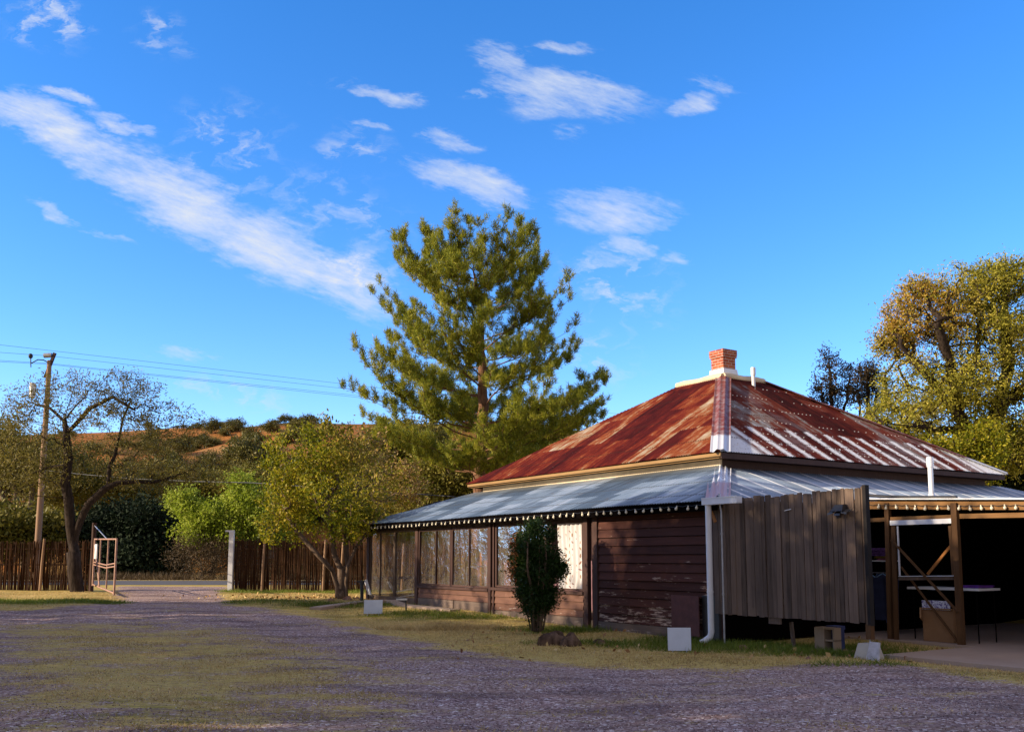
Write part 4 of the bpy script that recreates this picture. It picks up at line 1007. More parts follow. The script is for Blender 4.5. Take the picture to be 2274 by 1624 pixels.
# white leaning bars at the far corner, standpipe, path light
b = onG(803, 1334)
m = MB(); m.tube([(b[0], b[1], b[2]-.05), (b[0], b[1], b[2]+.55)], .05, 10); m.tube([(b[0], b[1], b[2]+.5), (b[0], b[1], b[2]+.6)], .07, 10); m.bar((b[0]-.02, b[1], b[2]+.56), (b[0]-.14, b[1]-.02, b[2]+.58), .05, .05)
solo('standpipe', m, M['black'], 'short black standpipe beside the far corner of the porch', 'standpipe', b)
m = MB(); q0 = onX(813, 1286, .12); q1 = onX(823, 1320, .12); m.bar(q0, q1, .05, .025); m.bar((q0[0], q0[1]+.12, q0[2]-.02), (q1[0], q1[1]+.15, q1[2]+.02), .03, .02)
solo('leaning_board', m, M['white'], 'two white slats leaning on the far corner post of the porch', 'slats', q0, 'L')
b = onG(902, 1357); T = Thing('path_light', 'small black path light on a bent stem near the porch steps', 'light', b)
m = MB(); m.tube([(b[0], b[1], b[2]-.05), (b[0]-.02, b[1], b[2]+.3)], .022, 6); T.part('stem', m, M['black'])
m = MB(); m.box(b[0]-.26, b[0]+.02, b[1]-.05, b[1]+.05, b[2]+.29, b[2]+.33); T.part('lamp_head', m, M['galvpipe'])
# pale concrete path edge by the porch
m = MB(); e0 = [onG(x, y) for x, y in ((700, 1352), (800, 1338), (865, 1335), (890, 1345), (960, 1352), (1010, 1357))]
for a, b in zip(e0[:-1], e0[1:]): m.bar((a[0], a[1], a[2]+.02), (b[0], b[1], b[2]+.02), .35, .08)
solo('path', m, M['conc'], 'low curved concrete edging leading to the far end of the porch', 'path', kind='structure')
# boulders and stones
def rock(px, w, h, mat, label, sx=1.0, seed=1, name='boulder', group=None):
    b = onG(*px); rr = random.Random(seed); m = MB(); n, k = 14, 9; V = []
    ph = [rr.uniform(0, 6) for _ in range(6)]
    for i in range(k+1):
        t = math.pi*i/k
        for j in range(n):
            a = 2*math.pi*j/n; q = 1+.16*math.sin(2*a+ph[0]+t)+.12*math.sin(3*a+ph[1]-2*t)+.08*math.sin(5*a+ph[2]+3*t)+rr.uniform(-.05, .05)
            V.append((b[0]+w/2*sx*math.sin(t)*math.cos(a)*q, b[1]+w/2*.8*math.sin(t)*math.sin(a)*q, b[2]+h*math.cos(t)*q*.9))
    m.add(V, [(i*n+j, (i+1)*n+j, (i+1)*n+(j+1) % n, i*n+(j+1) % n) for i in range(k) for j in range(n)], smooth=(seed % 2 == 0))
    solo(name, m, M[mat], label, 'rock', b, group=group)
rock((1232, 1432), .55, .24, 'rock', 'dark rounded boulder, left of the pair in front of the shrub', seed=2)
rock((1266, 1434), .42, .22, 'rock', 'dark mossy boulder, right of the pair in front of the shrub', seed=5)
rock((1330, 1429), .2, .09, 'rock', 'small dark stone in the grass right of the boulders', seed=8, name='stone'); rock((1338, 1431), .09, .05, 'rock2', 'tiny pale stone touching the small dark one', seed=3, name='stone')
for k, (px, w, lab) in enumerate([((1895, 1452), .16, 'reddish stone next to the concrete pier'), ((1875, 1447), .13, 'grey pink stone left of the reddish one by the pier'), ((1908, 1462), .13, 'orange stone lying against the leaning pale board'), ((1810, 1452), .18, 'flat grey stone in the grass below the concrete block'),
                                  ((1795, 1466), .14, 'small tan stone in front of the flat grey one'), ((1650, 1444), .2, 'low brown stone in the grass right of the conduit'), ((1588, 1418), .14, 'brown stone at the foot of the downspout')]):
    rock(px, w, w*.45, 'rock2' if k != 3 else 'rock', lab, seed=20+k, name='stone', group='stones along the foot of the screen')
for k, (px, w, lab) in enumerate([((735, 1334), .22, 'brown stone left of the yellow tree trunk'), ((772, 1332), .3, 'pale stone right of the yellow tree trunk'), ((793, 1330), .2, 'small stone between the yellow tree and the porch')]):
    rock(px, w, w*.4, 'rock2', lab, seed=40+k, name='stone', group='stones round the yellow tree')
# ================================================================== FENCES, GATE, POLE, WIRES
def cane_fence(name, pa, pb, tops, label, seed, posts=()):
    """pa, pb: ground points; tops: (fraction, height above ground)"""
    rg = random.Random(seed); a, b = Vector(pa), Vector(pb); d = (b-a); L = d.length; d.normalize(); nrm = Vector((-d.y, d.x, 0))
    T = Thing(name, label, 'fence', tuple(pa)); V = []; Fq = []; s = 0
    while s < L:
        w = rg.uniform(.02, .038); hgt = np.interp(s/L, [t[0] for t in tops], [t[1] for t in tops])+rg.gauss(0, .035)
        off = rg.uniform(-.05, .05); lean = rg.gauss(0, .02); p = a+d*(s)+nrm*off; zb = p.z-.05; k = 5; i0 = len(V); n = 3
        for j in range(n+1):
            t = j/n; c = p+d*(lean*t*hgt+rg.gauss(0, .006))+nrm*rg.gauss(0, .006); r = w/2*(1-.25*t)
            for q in range(k):
                an = 2*math.pi*q/k; V.append((c.x+d.x*r*math.cos(an)+nrm.x*r*math.sin(an)-pa[0], c.y+d.y*r*math.cos(an)+nrm.y*r*math.sin(an)-pa[1], zb+t*(hgt+.05)-pa[2]))
        for j in range(n):
            for q in range(k): Fq.append((i0+j*k+q, i0+j*k+(q+1) % k, i0+(j+1)*k+(q+1) % k, i0+(j+1)*k+q))
        s += w*rg.uniform(.35, .75)+(rg.uniform(.02, .04) if rg.random() < .015 else 0)
    link_mesh('canes', np_mesh('canes', V, Fq), M['cane'], T.e)
    m = MB()
    for z in (.35, 1.0, 1.6): m.tube([tuple(a+nrm*.05+Vector((0, 0, z))), tuple(b+nrm*.05+Vector((0, 0, z)))], .03, 5)
    T.part('rails', m, M['polewood'])
    for f_, h_ in posts:
        p = a+d*(L*f_)-nrm*.07; m = MB(); m.tube([(p.x, p.y, p.z-.1), (p.x+.02, p.y, p.z+h_*.5), (p.x+.06, p.y, p.z+h_)], [.06, .055, .045], 8); T.part('post', m, M['polewood'])
    return T
fy_ = 37.0
fa = atY(-160, 1238, fy_); fb = atY(204, 1238, fy_)
cane_fence('cane_fence', (fa[0], fy_, .25), (fb[0], fy_, .25), [(0, 1.82), (.45, 1.84), (.6, 1.85), (.75, 1.9), (.88, 1.86), (1, 1.92)], 'brown upright cane fence left of the gate behind the dark mesquite', 1, [(.7, 2.0)])
fa = atY(519, 1238, fy_); fb = atY(1130, 1238, 36.0)
cane_fence('cane_fence', (fa[0], fy_, .25), (fb[0], 36.0, .25), [(0, 1.93), (.2, 1.9), (.33, 1.84), (.5, 1.82), (.8, 1.66), (1, 1.62)], 'brown upright cane fence right of the gate running behind the yellow tree and the porch', 2, [(.11, 1.98), (.335, 1.95), (.4, 2.0), (.62, 1.8)])
p = atY(206, 1238, 36.8); m = MB(); m.tube([(p[0], p[1], .2), (p[0], p[1], 2.85)], .09, 8)
solo('gate_post', m, M['trim'], 'dark wooden gate post at the left side of the gateway', 'post', (p[0], p[1], .25))
p = atY(513, 1238, 36.6); T = Thing('gate_post', 'white painted steel gate post at the right side of the gateway', 'post', (p[0], p[1], .25))
m = MB(); m.box(p[0]-.085, p[0]+.085, p[1]-.08, p[1]+.08, .15, 2.5); T.part('post', m, M['white'])
m = MB(); m.box(p[0]-.24, p[0]+.09, p[1]-.05, p[1]+.05, 2.5, 2.56); T.part('top_arm', m, M['white'])
# open metal gate
ga = atY(209, 1238, 36.7); gb = atY(257, 1238, 31.5)
T = Thing('metal_gate', 'open faded pink steel gate swung into the yard at the left gate post', 'gate', (ga[0], ga[1], .25))
A_, B_ = Vector((ga[0], ga[1], 0)), Vector((gb[0], gb[1], 0)); pt = lambda f, z: tuple(A_+(B_-A_)*f+Vector((0, 0, z)))
m = MB(); m.tube([pt(0, .45), pt(0, 2.25)], .04, 6); m.tube([pt(1, .3), pt(1, 2.15)], .035, 6); m.tube([pt(0, 2.22), pt(1, 2.12)], .03, 6); m.tube([pt(0, .5), pt(1, .36)], .03, 6); T.part('frame', m, M['gatepaint'])
m = MB()
for z in (1.25, 1.35): m.tube([pt(0, z), pt(.6, z-.09), pt(1, z-.02)], .025, 5)
for f_ in (.3, .66): m.tube([pt(f_, .45), pt(f_, 2.18)], .03, 5)
m.tube([pt(0, 2.0), pt(.34, .5)], .03, 5); T.part('bars', m, M['gatepaint'])
m = MB(); m.bar(pt(.02, 1.75), pt(.14, 1.75), .04, .55); T.part('plate', m, M['white'])
m = MB(); q = atY(206, 1238, 36.8); e_ = pt(.6, 2.15); m.tube([(q[0], q[1], 2.75), e_], .018, 5); T.part('stay_wire', m, M['galvpipe'])
# utility pole
PY = 50.0; pb_ = atY(84, 1205, PY); pt_ = atY(110, 800, PY)
T = Thing('utility_pole', 'tall leaning wooden utility pole behind the left cane fence', 'utility pole', (pb_[0], PY, .2))
dx_ = (pt_[0]-pb_[0])/(pt_[2]-pb_[2]); at_z = lambda z: (pb_[0]+dx_*(z-pb_[2]), PY, z)
m = MB(); m.tube([at_z(0), at_z(6), at_z(pt_[2])], [.17, .15, .12], 10); T.part('pole', m, M['polewood'])
tp_ = atY(122, 783, PY); q = atY(100, 838, PY)
m = MB(); m.bar(q, tp_, .14, .14, up=(0, 1, 0)); T.part('top_brace', m, M['trim'])
a, b = atY(98, 789, PY), atY(115, 788, PY); m = MB(); m.tube([a, b], .13, 8); T.part('transformer', m, M['galvpipe'])
a, b = atY(66, 806, PY), atY(94, 797, PY); c_ = atY(104, 803, PY); m = MB(); m.tube([atY(70, 806, PY-.2), atY(84, 798, PY-.2), atY(97, 799, PY-.2), c_], .03, 5); T.part('bracket_arm', m, M['black'])
a = atY(68, 790, PY-.4); m = MB(); m.ball(a, .12, sz=1.2, n=8, m=6); m.tube([(a[0], a[1], a[2]), (a[0]+.05, a[1], a[2]-.6)], .03, 5); T.part('insulator', m, M['black'])
a = atY(73, 850, PY-.3); b = atY(72, 880, PY-.3); m = MB(); m.tube([a, b], .16, 10); m.tube([b, (b[0], b[1], b[2]-.1)], [.16, .05], 10); T.part('cable_can', m, M['white'])
m = MB(); m.tube([(a[0], a[1], (a[2]+b[2])/2), at_z((a[2]+b[2])/2)], .03, 5); T.part('bracket_arm', m, M['black'])
wire_px = [((-250, 737), (122, 779), (845, 861), (1360, 917)), ((-250, 764), (112, 790), (845, 871), (1360, 929)), ((-250, 785), (105, 806), (845, 883), (1360, 940)), ((-250, 790), (105, 808), (845, 887), (1360, 944))]
def Yw(px):   # plan line of the wires, leaving the pole away to the right
    a = (px-1136.5)/2127.; return (-24.2*25-(-32)*0+50*32-0)/(32-25*a) if False else (50*32+24.4*25)/(32-25*a)
for k, w in enumerate(wire_px):
    P_ = [atY(x, y, Yw(x)) for x, y in w]
    pts = []
    for a, b in zip(P_[:-1], P_[1:]):
        a, b = Vector(a), Vector(b)
        for j in range(8): pts.append(a+(b-a)*j/8)
    pts.append(Vector(P_[-1])); d_ = pts[-1]-pts[-2]; pts.append(pts[-1]+d_.normalized()*40)
    m = MB(); m.tube(pts, .009, 5)
    solo('power_line', m, M['wire'], ['topmost thin power line crossing the sky from the pole', 'second power line from the top crossing the sky', 'third power line down, just above the lowest one', 'lowest of the four power lines crossing the sky'][k], 'power line', tuple(P_[1]), group='power lines from the utility pole')
m = MB(); a = Vector(at_z(6.1)); b = Vector(atY(560, 1071, 42)); c_ = Vector(atY(1010, 1102, 33)); pts = [a, a.lerp(b, .25)-Vector((0, 0, .1)), a.lerp(b, .5)-Vector((0, 0, .15)), a.lerp(b, .75)-Vector((0, 0, .1)), b, b.lerp(c_, .5), c_]
m.tube(pts, .02, 5); solo('service_cable', m, M['black'], 'thick black service cable running low from the pole towards the house', 'cable', tuple(a))

# ================================================================== TREES
def PX(px, py, Y): return np.array(atY(px, py, Y))
def blob(px, py, Y, rx, ry, w=1., rdep=None):
    """ellipsoid with the centre seen at px,py at distance Y; radii given in picture units at that distance"""
    c = PX(px, py, Y); k = Y/F*1.02; return (c[0], c[1], c[2], rx*k, (rdep or rx)*k, ry*k, w)
# --- the big pine
def make_pine():
    rg = np.random.RandomState(5); Y = 44.0
    tr = [PX(1066, 1050, Y), PX(1070, 980, Y), PX(1072, 900, Y), PX(1070, 800, Y), PX(1066, 700, Y), PX(1052, 600, Y), PX(1042, 520, Y), PX(1040, 480, Y)]
    tr[0] = np.array((tr[0][0], Y, tr[0][2])); base = np.array((tr[0][0], Y, .1)); tr = [base]+tr
    zs = np.array([p[2] for p in tr]); xs_ = np.array([p[0] for p in tr]); k = Y/F
    prof_y = [470, 500, 540, 600, 660, 700, 760, 800, 850, 900, 950, 1000, 1060]; lw = [48, 98, 150, 205, 255, 275, 265, 280, 240, 250, 235, 215, 190]; rw = [45, 92, 138, 175, 190, 200, 205, 230, 250, 235, 205, 190, 170]
    pz = [PX(1068, y, Y)[2] for y in prof_y][::-1]; lw = lw[::-1]; rw = rw[::-1]
    ztop = zs[-1]-.7
    P = []; par = []
    def add(p, j): P.append(np.array(p)); par.append(j); return len(P)-1
    last = add(base, -1); trunk = [last]
    for a, b in zip(tr[:-1], tr[1:]):
        n = max(1, int((b[2]-a[2])/.4))
        for q in range(1, n+1): last = add(a+(b-a)*q/n+rg.normal(size=3)*.02, last); trunk.append(last)
    tips = []; tdir = []
    br = []
    nl = 12
    for lv in range(nl):
        f = (lv+.45)/nl; nw = 5 if lv < 3 else 4; a0 = rg.uniform(0, 6.28)
        for q in range(nw): br.append((min(.995, f+rg.normal()*.014), a0+q*6.283/nw+rg.normal()*.18))
    br += [(.965, 0.2), (.97, 2.3), (.975, 4.3), (.93, 1.2), (.93, 3.2), (.93, 5.2)]
    def grow(j, az, L, rise, t0, depth):
        p0 = P[j].copy(); n = max(3, int(L/.38)); prev = j; bend = rg.normal()*.35; forks = set()
        if depth == 0 and L > 1.6: forks = set(rg.choice(np.arange(int(n*.3), max(int(n*.3)+1, int(n*.75))), 3).tolist())
        for q in range(1, n+1):
            t = q/n; a = az+bend*t*t; d0 = np.array((math.cos(a), math.sin(a), 0)); side = np.array((-d0[1], d0[0], 0))
            p = p0+np.array((math.cos(az+bend*t*t*.5), math.sin(az+bend*t*t*.5), 0))*L*t; p[2] = p0[2]+rise*(.42*t+.58*t**3)+rg.normal()*.02
            p[:2] += rg.normal(size=2)*.03; prev = add(p, prev)
            if q in forks:
                for s in (-1, 1):
                    if rg.random() < .7: grow(prev, a+s*rg.uniform(.45, .95), L*(1-t)*rg.uniform(.75, 1.05)+.2, rise*(1-t)*rg.uniform(.5, 1.1)+.12, .1, 1)
            if t > t0:
                for s in (-1, 1, 0):
                    if rg.random() < (.75 if s else .4):
                        ln = rg.uniform(.28, .72)*(1.1-.35*t); dd = unit(d0*rg.uniform(.2, .7)+side*s*rg.uniform(.4, 1.)+np.array((0, 0, rg.uniform(.25, 1.3))))
                        m = max(2, int(ln/.2)); pv = prev
                        for u in range(1, m+1):
                            pp = p+dd*ln*u/m+np.array((0, 0, .25*ln*(u/m)**2))+rg.normal(size=3)*.015; pv = add(pp, pv); tips.append(pv); tdir.append(unit(dd+np.array((0, 0, .5+.5*u/m))))
        pv = prev
        for u in range(2+(depth == 0)): pv = add(P[pv]+np.array((math.cos(az)*.05, math.sin(az)*.05, .17)), pv); tips.append(pv); tdir.append(np.array((0, 0, 1.)))
    for f, az in br:
        zend = 5.9+(ztop-5.9)*f**.95
        cxs = math.cos(az); wl = np.interp(zend, pz, rw if cxs > 0 else lw)*k; w2 = (np.interp(zend, pz, rw)+np.interp(zend, pz, lw))/2*k
        L = (wl*abs(cxs)+w2*.92*(1-abs(cxs)))*(rg.uniform(.72, 1.0) if rg.random() < .5 else rg.uniform(.98, 1.22)); rise = L*(.3+.38*f)*rg.uniform(.75, 1.25)+.2*(f > .9)
        z0 = min(max(3.4, zend-rise), ztop-.3); jj = min(trunk, key=lambda t: abs(P[t][2]-z0)); grow(jj, az, L, rise, .48, 0)
    for j in trunk[-6:]: tips.append(j); tdir.append(np.array((0, 0, 1.)))
    A = np.array(P); par = np.array(par)
    V, Fq = tubes(A, par, .34, .009, .56)
    e = empty('pine_tree', tuple(base)); tag(e, 'tall full pine with upturned branch ends standing behind the house', 'tree')
    link_tubes(e, V-base, Fq, M['barkp'])
    T = np.array(tips); D_ = np.array(tdir); per = 46; idx = np.repeat(np.arange(len(T)), per)
    Pp = A[T][idx]-D_[idx]*rg.uniform(0, .2, len(idx))[:, None]+rg.normal(size=(len(idx), 3))*.06
    LV, LF = leaves(Pp, .21, .028, rg, D_[idx]*1.0, 1., tri=True)
    link_mesh('crown', np_mesh('crown', LV-base, LF), M['pine'], e)
    # cones
    cn = rg.choice(len(T), 130); m = MB()
    for q in cn: c = A[T[q]]-base; m.ball((c[0], c[1], c[2]-.06), .05, sz=1.5, n=6, m=4)
    o = link_mesh('cones', m.mesh('cones'), M['trim'], e); o['kind'] = 'stuff'
make_pine()
# --- dark mesquite in front of the left fence
Y = 35.5
def pl(*q, Y=Y, dy=0): return [PX(x, y, Y+dy*i/(max(1, len(q)-1))) for i, (x, y) in enumerate(q)]
limbs = [pl((172, 1318), (166, 1270), (163, 1225), (176, 1160), (196, 1118), (232, 1085), (260, 1072)),
         pl((166, 1225), (157, 1170), (152, 1105), (145, 1072), (152, 1020), (148, 970), (143, 930), (152, 900), (165, 860)),
         pl((240, 1080), (243, 1035), (262, 980), (272, 930), (290, 890), (320, 850), dy=1),
         pl((260, 1072), (290, 1045), (312, 1015), dy=-2), pl((262, 1074), (340, 1070), (385, 1058), (430, 1040), dy=2), pl((260, 1072), (280, 1065), (350, 1000), dy=3),
         pl((152, 1105), (110, 1103), (80, 1100), (40, 1090), dy=-2), pl((148, 1035), (100, 1040), (60, 1055), (10, 1090), dy=2),
         pl((143, 935), (110, 905), (60, 890), (10, 905), dy=1), pl((148, 960), (200, 905), (250, 880), (300, 910), dy=-1), pl((149, 925), (190, 880), (210, 850), dy=2)]
bl = [blob(150, 880, Y, 130, 55, 1.3), blob(290, 880, Y, 85, 60, 1.1), blob(50, 960, Y, 90, 80, 1.2), blob(250, 960, Y, 120, 55, .9), blob(370, 950, Y, 90, 60, .8), blob(430, 1040, Y+1.5, 110, 42, .9), blob(60, 1050, Y, 110, 55, 1.), blob(330, 1045, Y+1, 110, 50, .9), blob(170, 1020, Y+1, 120, 70, .9)]
make_tree('mesquite_tree', 'dark crooked mesquite with a thin feathery crown before the left cane fence', 'tree', tuple(PX(172, 1318, Y)), limbs, bl, M['mesq'], M['bark'],
          n_t=1300, per=18, L=.12, W=.036, sig=.11, r0=.25, rtip=.0075, seed=3, wig=.18, pw=.66)
# --- yellowing multi stemmed tree
Y = 29.3; b = PX(750, 1327, Y)
limbs = [[b]+pl((748, 1300), (738, 1265), (722, 1235), (705, 1200), Y=Y), [b+np.array((.1, 0, .02))]+pl((758, 1300), (757, 1265), (742, 1230), (735, 1170), (725, 1110), Y=Y+.3), [b+np.array((.25, .1, .02))]+pl((768, 1290), (772, 1255), (790, 1215), (815, 1180), (840, 1120), Y=Y),
         pl((772, 1255), (768, 1215), (770, 1150), (775, 1060), Y=Y+.4), pl((738, 1265), (700, 1225), (660, 1180), (630, 1130), Y=Y-.3)]
bl = [blob(740, 1090, Y, 150, 95, 2.4), blob(640, 1080, Y, 80, 80, 1.), blob(845, 1070, Y+3.5, 90, 68, 1.5), blob(800, 1150, Y, 40, 34, .6), blob(700, 1000, Y, 110, 55, 1.), blob(800, 1010, Y, 80, 60, .8), blob(640, 1160, Y, 75, 45, .7), blob(760, 1170, Y, 90, 35, .6), blob(690, 960, Y, 30, 35, .18), blob(735, 950, Y, 20, 30, .12), blob(770, 965, Y, 18, 28, .1), blob(600, 1010, Y, 25, 40, .15), blob(890, 1085, Y+4, 60, 45, .6)]
yc0 = PX(830, 1000, Y)
make_tree('yellowing_tree', 'small multi stemmed tree with yellow and green leaves left of the porch', 'tree', tuple(b), limbs, bl, M['yellow'], M['barkg'], n_t=620, per=30, L=.12, W=.062, sig=.11, r0=.16, rtip=.006, seed=8, up=.3, pw=.58,
          tintf=lambda P, rg: np.clip((P[:, 0]-yc0[0]+1.2)/2.2+(P[:, 2]-4.2)*.22, 0, .85)*(rg.uniform(size=len(P)) > .3))
# --- bright green tree beyond the road
def btree(name, label, cpx, Y, blobs, mat, bark='barkg', n_t=300, per=40, L=.2, W=.09, sig=.3, r0=.2, seed=1, group=None, base_px=None, stems=3, **kw):
    bx = PX(cpx, 1238, Y)[0]; rg = random.Random(seed); z0 = gz(0, Y) if Y < 70 else float(hz(np.array([bx]), np.array([Y]))[0])
    b = np.array((bx, Y, z0-.05)); limbs = []
    cs = [np.array(q[:3]) for q in blobs]; c0 = sum(cs)/len(cs); limbs.append([b, b+(c0-b)*.3+np.array((.1, 0, .2)), b+(c0-b)*.75])
    for q in cs[:stems+3]: limbs.append([b+(c0-b)*.25, (b+(c0-b)*.55+q)/2, q])
    return make_tree(name, label, 'tree' if 'bush' not in name else 'bush', tuple(b), limbs, blobs, mat, M[bark], n_t=n_t, per=per, L=L, W=W, sig=sig, r0=r0, seed=seed, group=group, **kw)
Y = 58
btree('green_tree', 'bright green sunlit tree beyond the road right of the gateway', 470, Y, [blob(405, 1110, Y, 32, 28, .8), blob(450, 1140, Y, 60, 32, 1.2), blob(545, 1110, Y, 50, 35, 1.2), blob(535, 1070, Y, 28, 22, .4), blob(440, 1180, Y, 50, 28, .7), blob(500, 1160, Y, 70, 40, 1.2), blob(590, 1150, Y, 60, 60, 1.2)], M['bright'], n_t=420, per=42, L=.2, W=.1, sig=.26, seed=21)
btree('brush_thicket', 'brown leafless thicket under the bright green tree', 440, 57, [blob(420, 1230, 57, 50, 45, 1), blob(480, 1235, 57, 50, 45, 1), blob(560, 1240, 58, 60, 45, 1)], M['brownbr'], 'barkt', n_t=420, per=26, L=.18, W=.03, sig=.25, r0=.1, seed=22)
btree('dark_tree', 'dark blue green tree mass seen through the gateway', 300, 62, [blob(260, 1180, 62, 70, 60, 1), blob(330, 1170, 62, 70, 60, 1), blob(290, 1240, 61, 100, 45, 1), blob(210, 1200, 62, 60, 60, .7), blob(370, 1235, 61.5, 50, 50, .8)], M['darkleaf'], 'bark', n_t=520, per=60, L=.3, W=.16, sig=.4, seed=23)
btree('olive_tree', 'olive tree low behind the fence at the far left edge', 20, 60, [blob(20, 1180, 60, 90, 55, 1), blob(-60, 1170, 60, 80, 70, 1), blob(110, 1185, 61, 70, 45, 1)], M['mesqfar'], 'bark', n_t=220, per=60, L=.3, W=.16, sig=.4, seed=24)
# mesquites beyond the road (grey green, sunlit)
mq = [(60, 66, [(20, 1000, 95, 70), (110, 1030, 90, 60), (-60, 990, 90, 80)], 'pale olive mesquite beyond the road at the far left', 31),
      (230, 70, [(220, 1075, 100, 50), (300, 1095, 80, 45), (150, 1090, 80, 50)], 'olive mesquite rising behind the dark crooked tree', 32),
      (400, 76, [(380, 1075, 95, 42), (460, 1085, 80, 40)], 'grey green mesquite above the gateway', 33),
      (600, 74, [(590, 1095, 80, 50), (660, 1080, 70, 50), (540, 1075, 60, 40)], 'dull green mesquite behind the bright green tree', 34),
      (870, 60, [(850, 1010, 80, 55), (900, 1040, 85, 50), (930, 975, 70, 45), (860, 1090, 80, 60)], 'olive green tree left of the pine trunk', 35),
      (1010, 58, [(990, 1050, 85, 50), (940, 1100, 90, 40), (1060, 1070, 80, 50)], 'low green tree at the foot of the pine', 36),
      (1180, 62, [(1170, 990, 80, 45), (1250, 1010, 70, 40), (1120, 1040, 80, 50)], 'green tree right of the pine trunk behind the roof', 37),
      (1330, 75, [(1320, 985, 50, 25), (1370, 990, 50, 30)], 'grey green bush crown peeping over the roof edge', 38)]
for cpx, Y, bl, lab, sd_ in mq:
    btree('mesquite_tree', lab, cpx, Y, [blob(x, y, Y, rx, ry, 1) for x, y, rx, ry in bl], M['mesqfar'], 'barkt', n_t=360, per=52, L=.26, W=.1, sig=.38, r0=.28, seed=sd_, group='mesquite trees beyond the road')
# small leafy shrub in front of the windows
Y = 19.6; b = PX(1192, 1398, Y); rg_ = random.Random(4)
limbs = []
for k in range(11):
    a = k*2.4; r = .03+.012*k; q = b+np.array((r*math.cos(a), r*math.sin(a), 0)); t = q+np.array((.42*math.cos(a)*rg_.uniform(.3, 1), .42*math.sin(a)*rg_.uniform(.3, 1), rg_.uniform(1.0, 1.9)))
    limbs.append([q, q+(t-q)*.4+np.array((0, 0, .1)), t])
bl = [blob(1185, 1215, Y, 44, 42, 1.2), blob(1200, 1270, Y, 50, 47, 1.4), blob(1180, 1312, Y, 41, 46, 1.2), blob(1205, 1330, Y, 28, 30, .5), blob(1170, 1250, Y, 38, 40, .7), blob(1186, 1352, Y, 26, 22, .3), blob(1225, 1245, Y, 28, 30, .35), blob(1190, 1260, Y, 66, 85, .3), blob(1238, 1262, Y, 26, 12, .14), blob(1150, 1205, Y, 16, 22, .12), blob(1222, 1190, Y, 14, 22, .1), blob(1185, 1170, Y, 18, 14, .12)]
sh0 = PX(1150, 1290, Y)
make_tree('nandina_shrub', 'dark green upright shrub growing before the porch windows', 'shrub', tuple(b), limbs, bl, M['shrub'], M['barkg'], n_t=640, per=56, L=.065, W=.026, sig=.06, r0=.085, rtip=.004, seed=12, wig=.1, shell=.5,
          tintf=lambda P, rg: ((P[:, 0] < sh0[0]-.02) & (rg.uniform(size=len(P)) < .35))*.9)
# big tree on the right, orange patch on its left shoulder
Y = 40
bl = [blob(2050, 700, Y, 90, 60, 1.3), blob(1985, 760, Y, 48, 48, .7), blob(2160, 640, Y, 90, 60, 1.2), blob(2230, 620, Y, 70, 55, .8), blob(2180, 740, Y, 120, 80, 2), blob(2300, 720, Y, 110, 110, 1.6), blob(2080, 860, Y, 130, 80, 2), blob(2230, 880, Y, 130, 90, 2), blob(2000, 930, Y, 90, 55, 1.2), blob(2130, 980, Y, 110, 55, 1.4), blob(2280, 1000, Y, 110, 60, 1.2), blob(2040, 640, Y, 50, 26, .3), blob(2350, 850, Y, 100, 110, 1.2)]
limbs = [pl((2185, 1238), (2180, 1100), (2170, 1020), (2150, 960), (2120, 900), Y=Y), pl((2150, 960), (2080, 860), (2030, 800), (1980, 750), Y=Y, dy=-1), pl((2170, 1020), (2220, 900), (2240, 800), (2230, 700), (2235, 640), Y=Y, dy=1), pl((2120, 900), (2110, 800), (2080, 720), (2050, 680), Y=Y, dy=-2), pl((2150, 960), (2060, 950), (1980, 940), Y=Y, dy=-2), pl((2220, 900), (2320, 820), (2360, 740), Y=Y), pl((2175, 1060), (2260, 1010), (2330, 980), Y=Y, dy=-1)]
oc = PX(2020, 705, Y)
make_tree('big_shade_tree', 'huge green gold tree with an orange patch rising behind the right end of the roof', 'tree', tuple(np.array((PX(2185, 1238, Y)[0], Y, .1))), limbs, bl, M['bigtree'], M['bark'], n_t=1900, per=60, L=.13, W=.05, sig=.18, r0=.5, rtip=.009, seed=17, wig=.14, pw=.45,
          tintf=lambda P, rg: np.clip(1.35-np.hypot((P[:, 0]-oc[0])/2.1, (P[:, 2]-oc[2])/1.9), 0, .8)*(rg.uniform(size=len(P)) < .7))
Y = 42
btree('yellow_green_bush', 'yellow green bush under the big tree by the roof end', 2080, 36, [blob(2090, 1010, 36, 55, 45, 1), blob(2150, 1040, 36, 60, 40, 1), blob(2180, 990, 36, 50, 50, 1)], M['yellow'], 'bark', n_t=240, per=40, L=.14, W=.07, sig=.2, seed=41, tintf=lambda P, rg: np.zeros(len(P)))
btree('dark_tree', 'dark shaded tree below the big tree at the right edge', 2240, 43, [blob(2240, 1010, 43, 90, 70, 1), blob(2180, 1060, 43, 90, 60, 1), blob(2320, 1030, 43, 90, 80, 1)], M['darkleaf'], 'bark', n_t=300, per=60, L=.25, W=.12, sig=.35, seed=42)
btree('russet_tree', 'thin dark russet tree against the sky right of the roof', 1852, 50, [blob(1845, 830, 50, 38, 48, 1), blob(1825, 870, 50, 30, 34, .8), blob(1860, 880, 50, 40, 35, .8), blob(1885, 845, 50, 20, 40, .5), blob(1840, 780, 50, 22, 22, .2)], M['rusttree'], 'bark', n_t=300, per=16, L=.13, W=.06, sig=.13, r0=.14, seed=51, rtip=.014)
btree('russet_tree', 'dark slender tree between the russet tree and the big tree', 1930, 48, [blob(1925, 830, 48, 28, 30, .8), blob(1945, 870, 48, 35, 45, 1), blob(1905, 880, 48, 25, 30, .5)], M['rusttree'], 'bark', n_t=260, per=18, L=.13, W=.06, sig=.13, r0=.13, seed=52, rtip=.014)

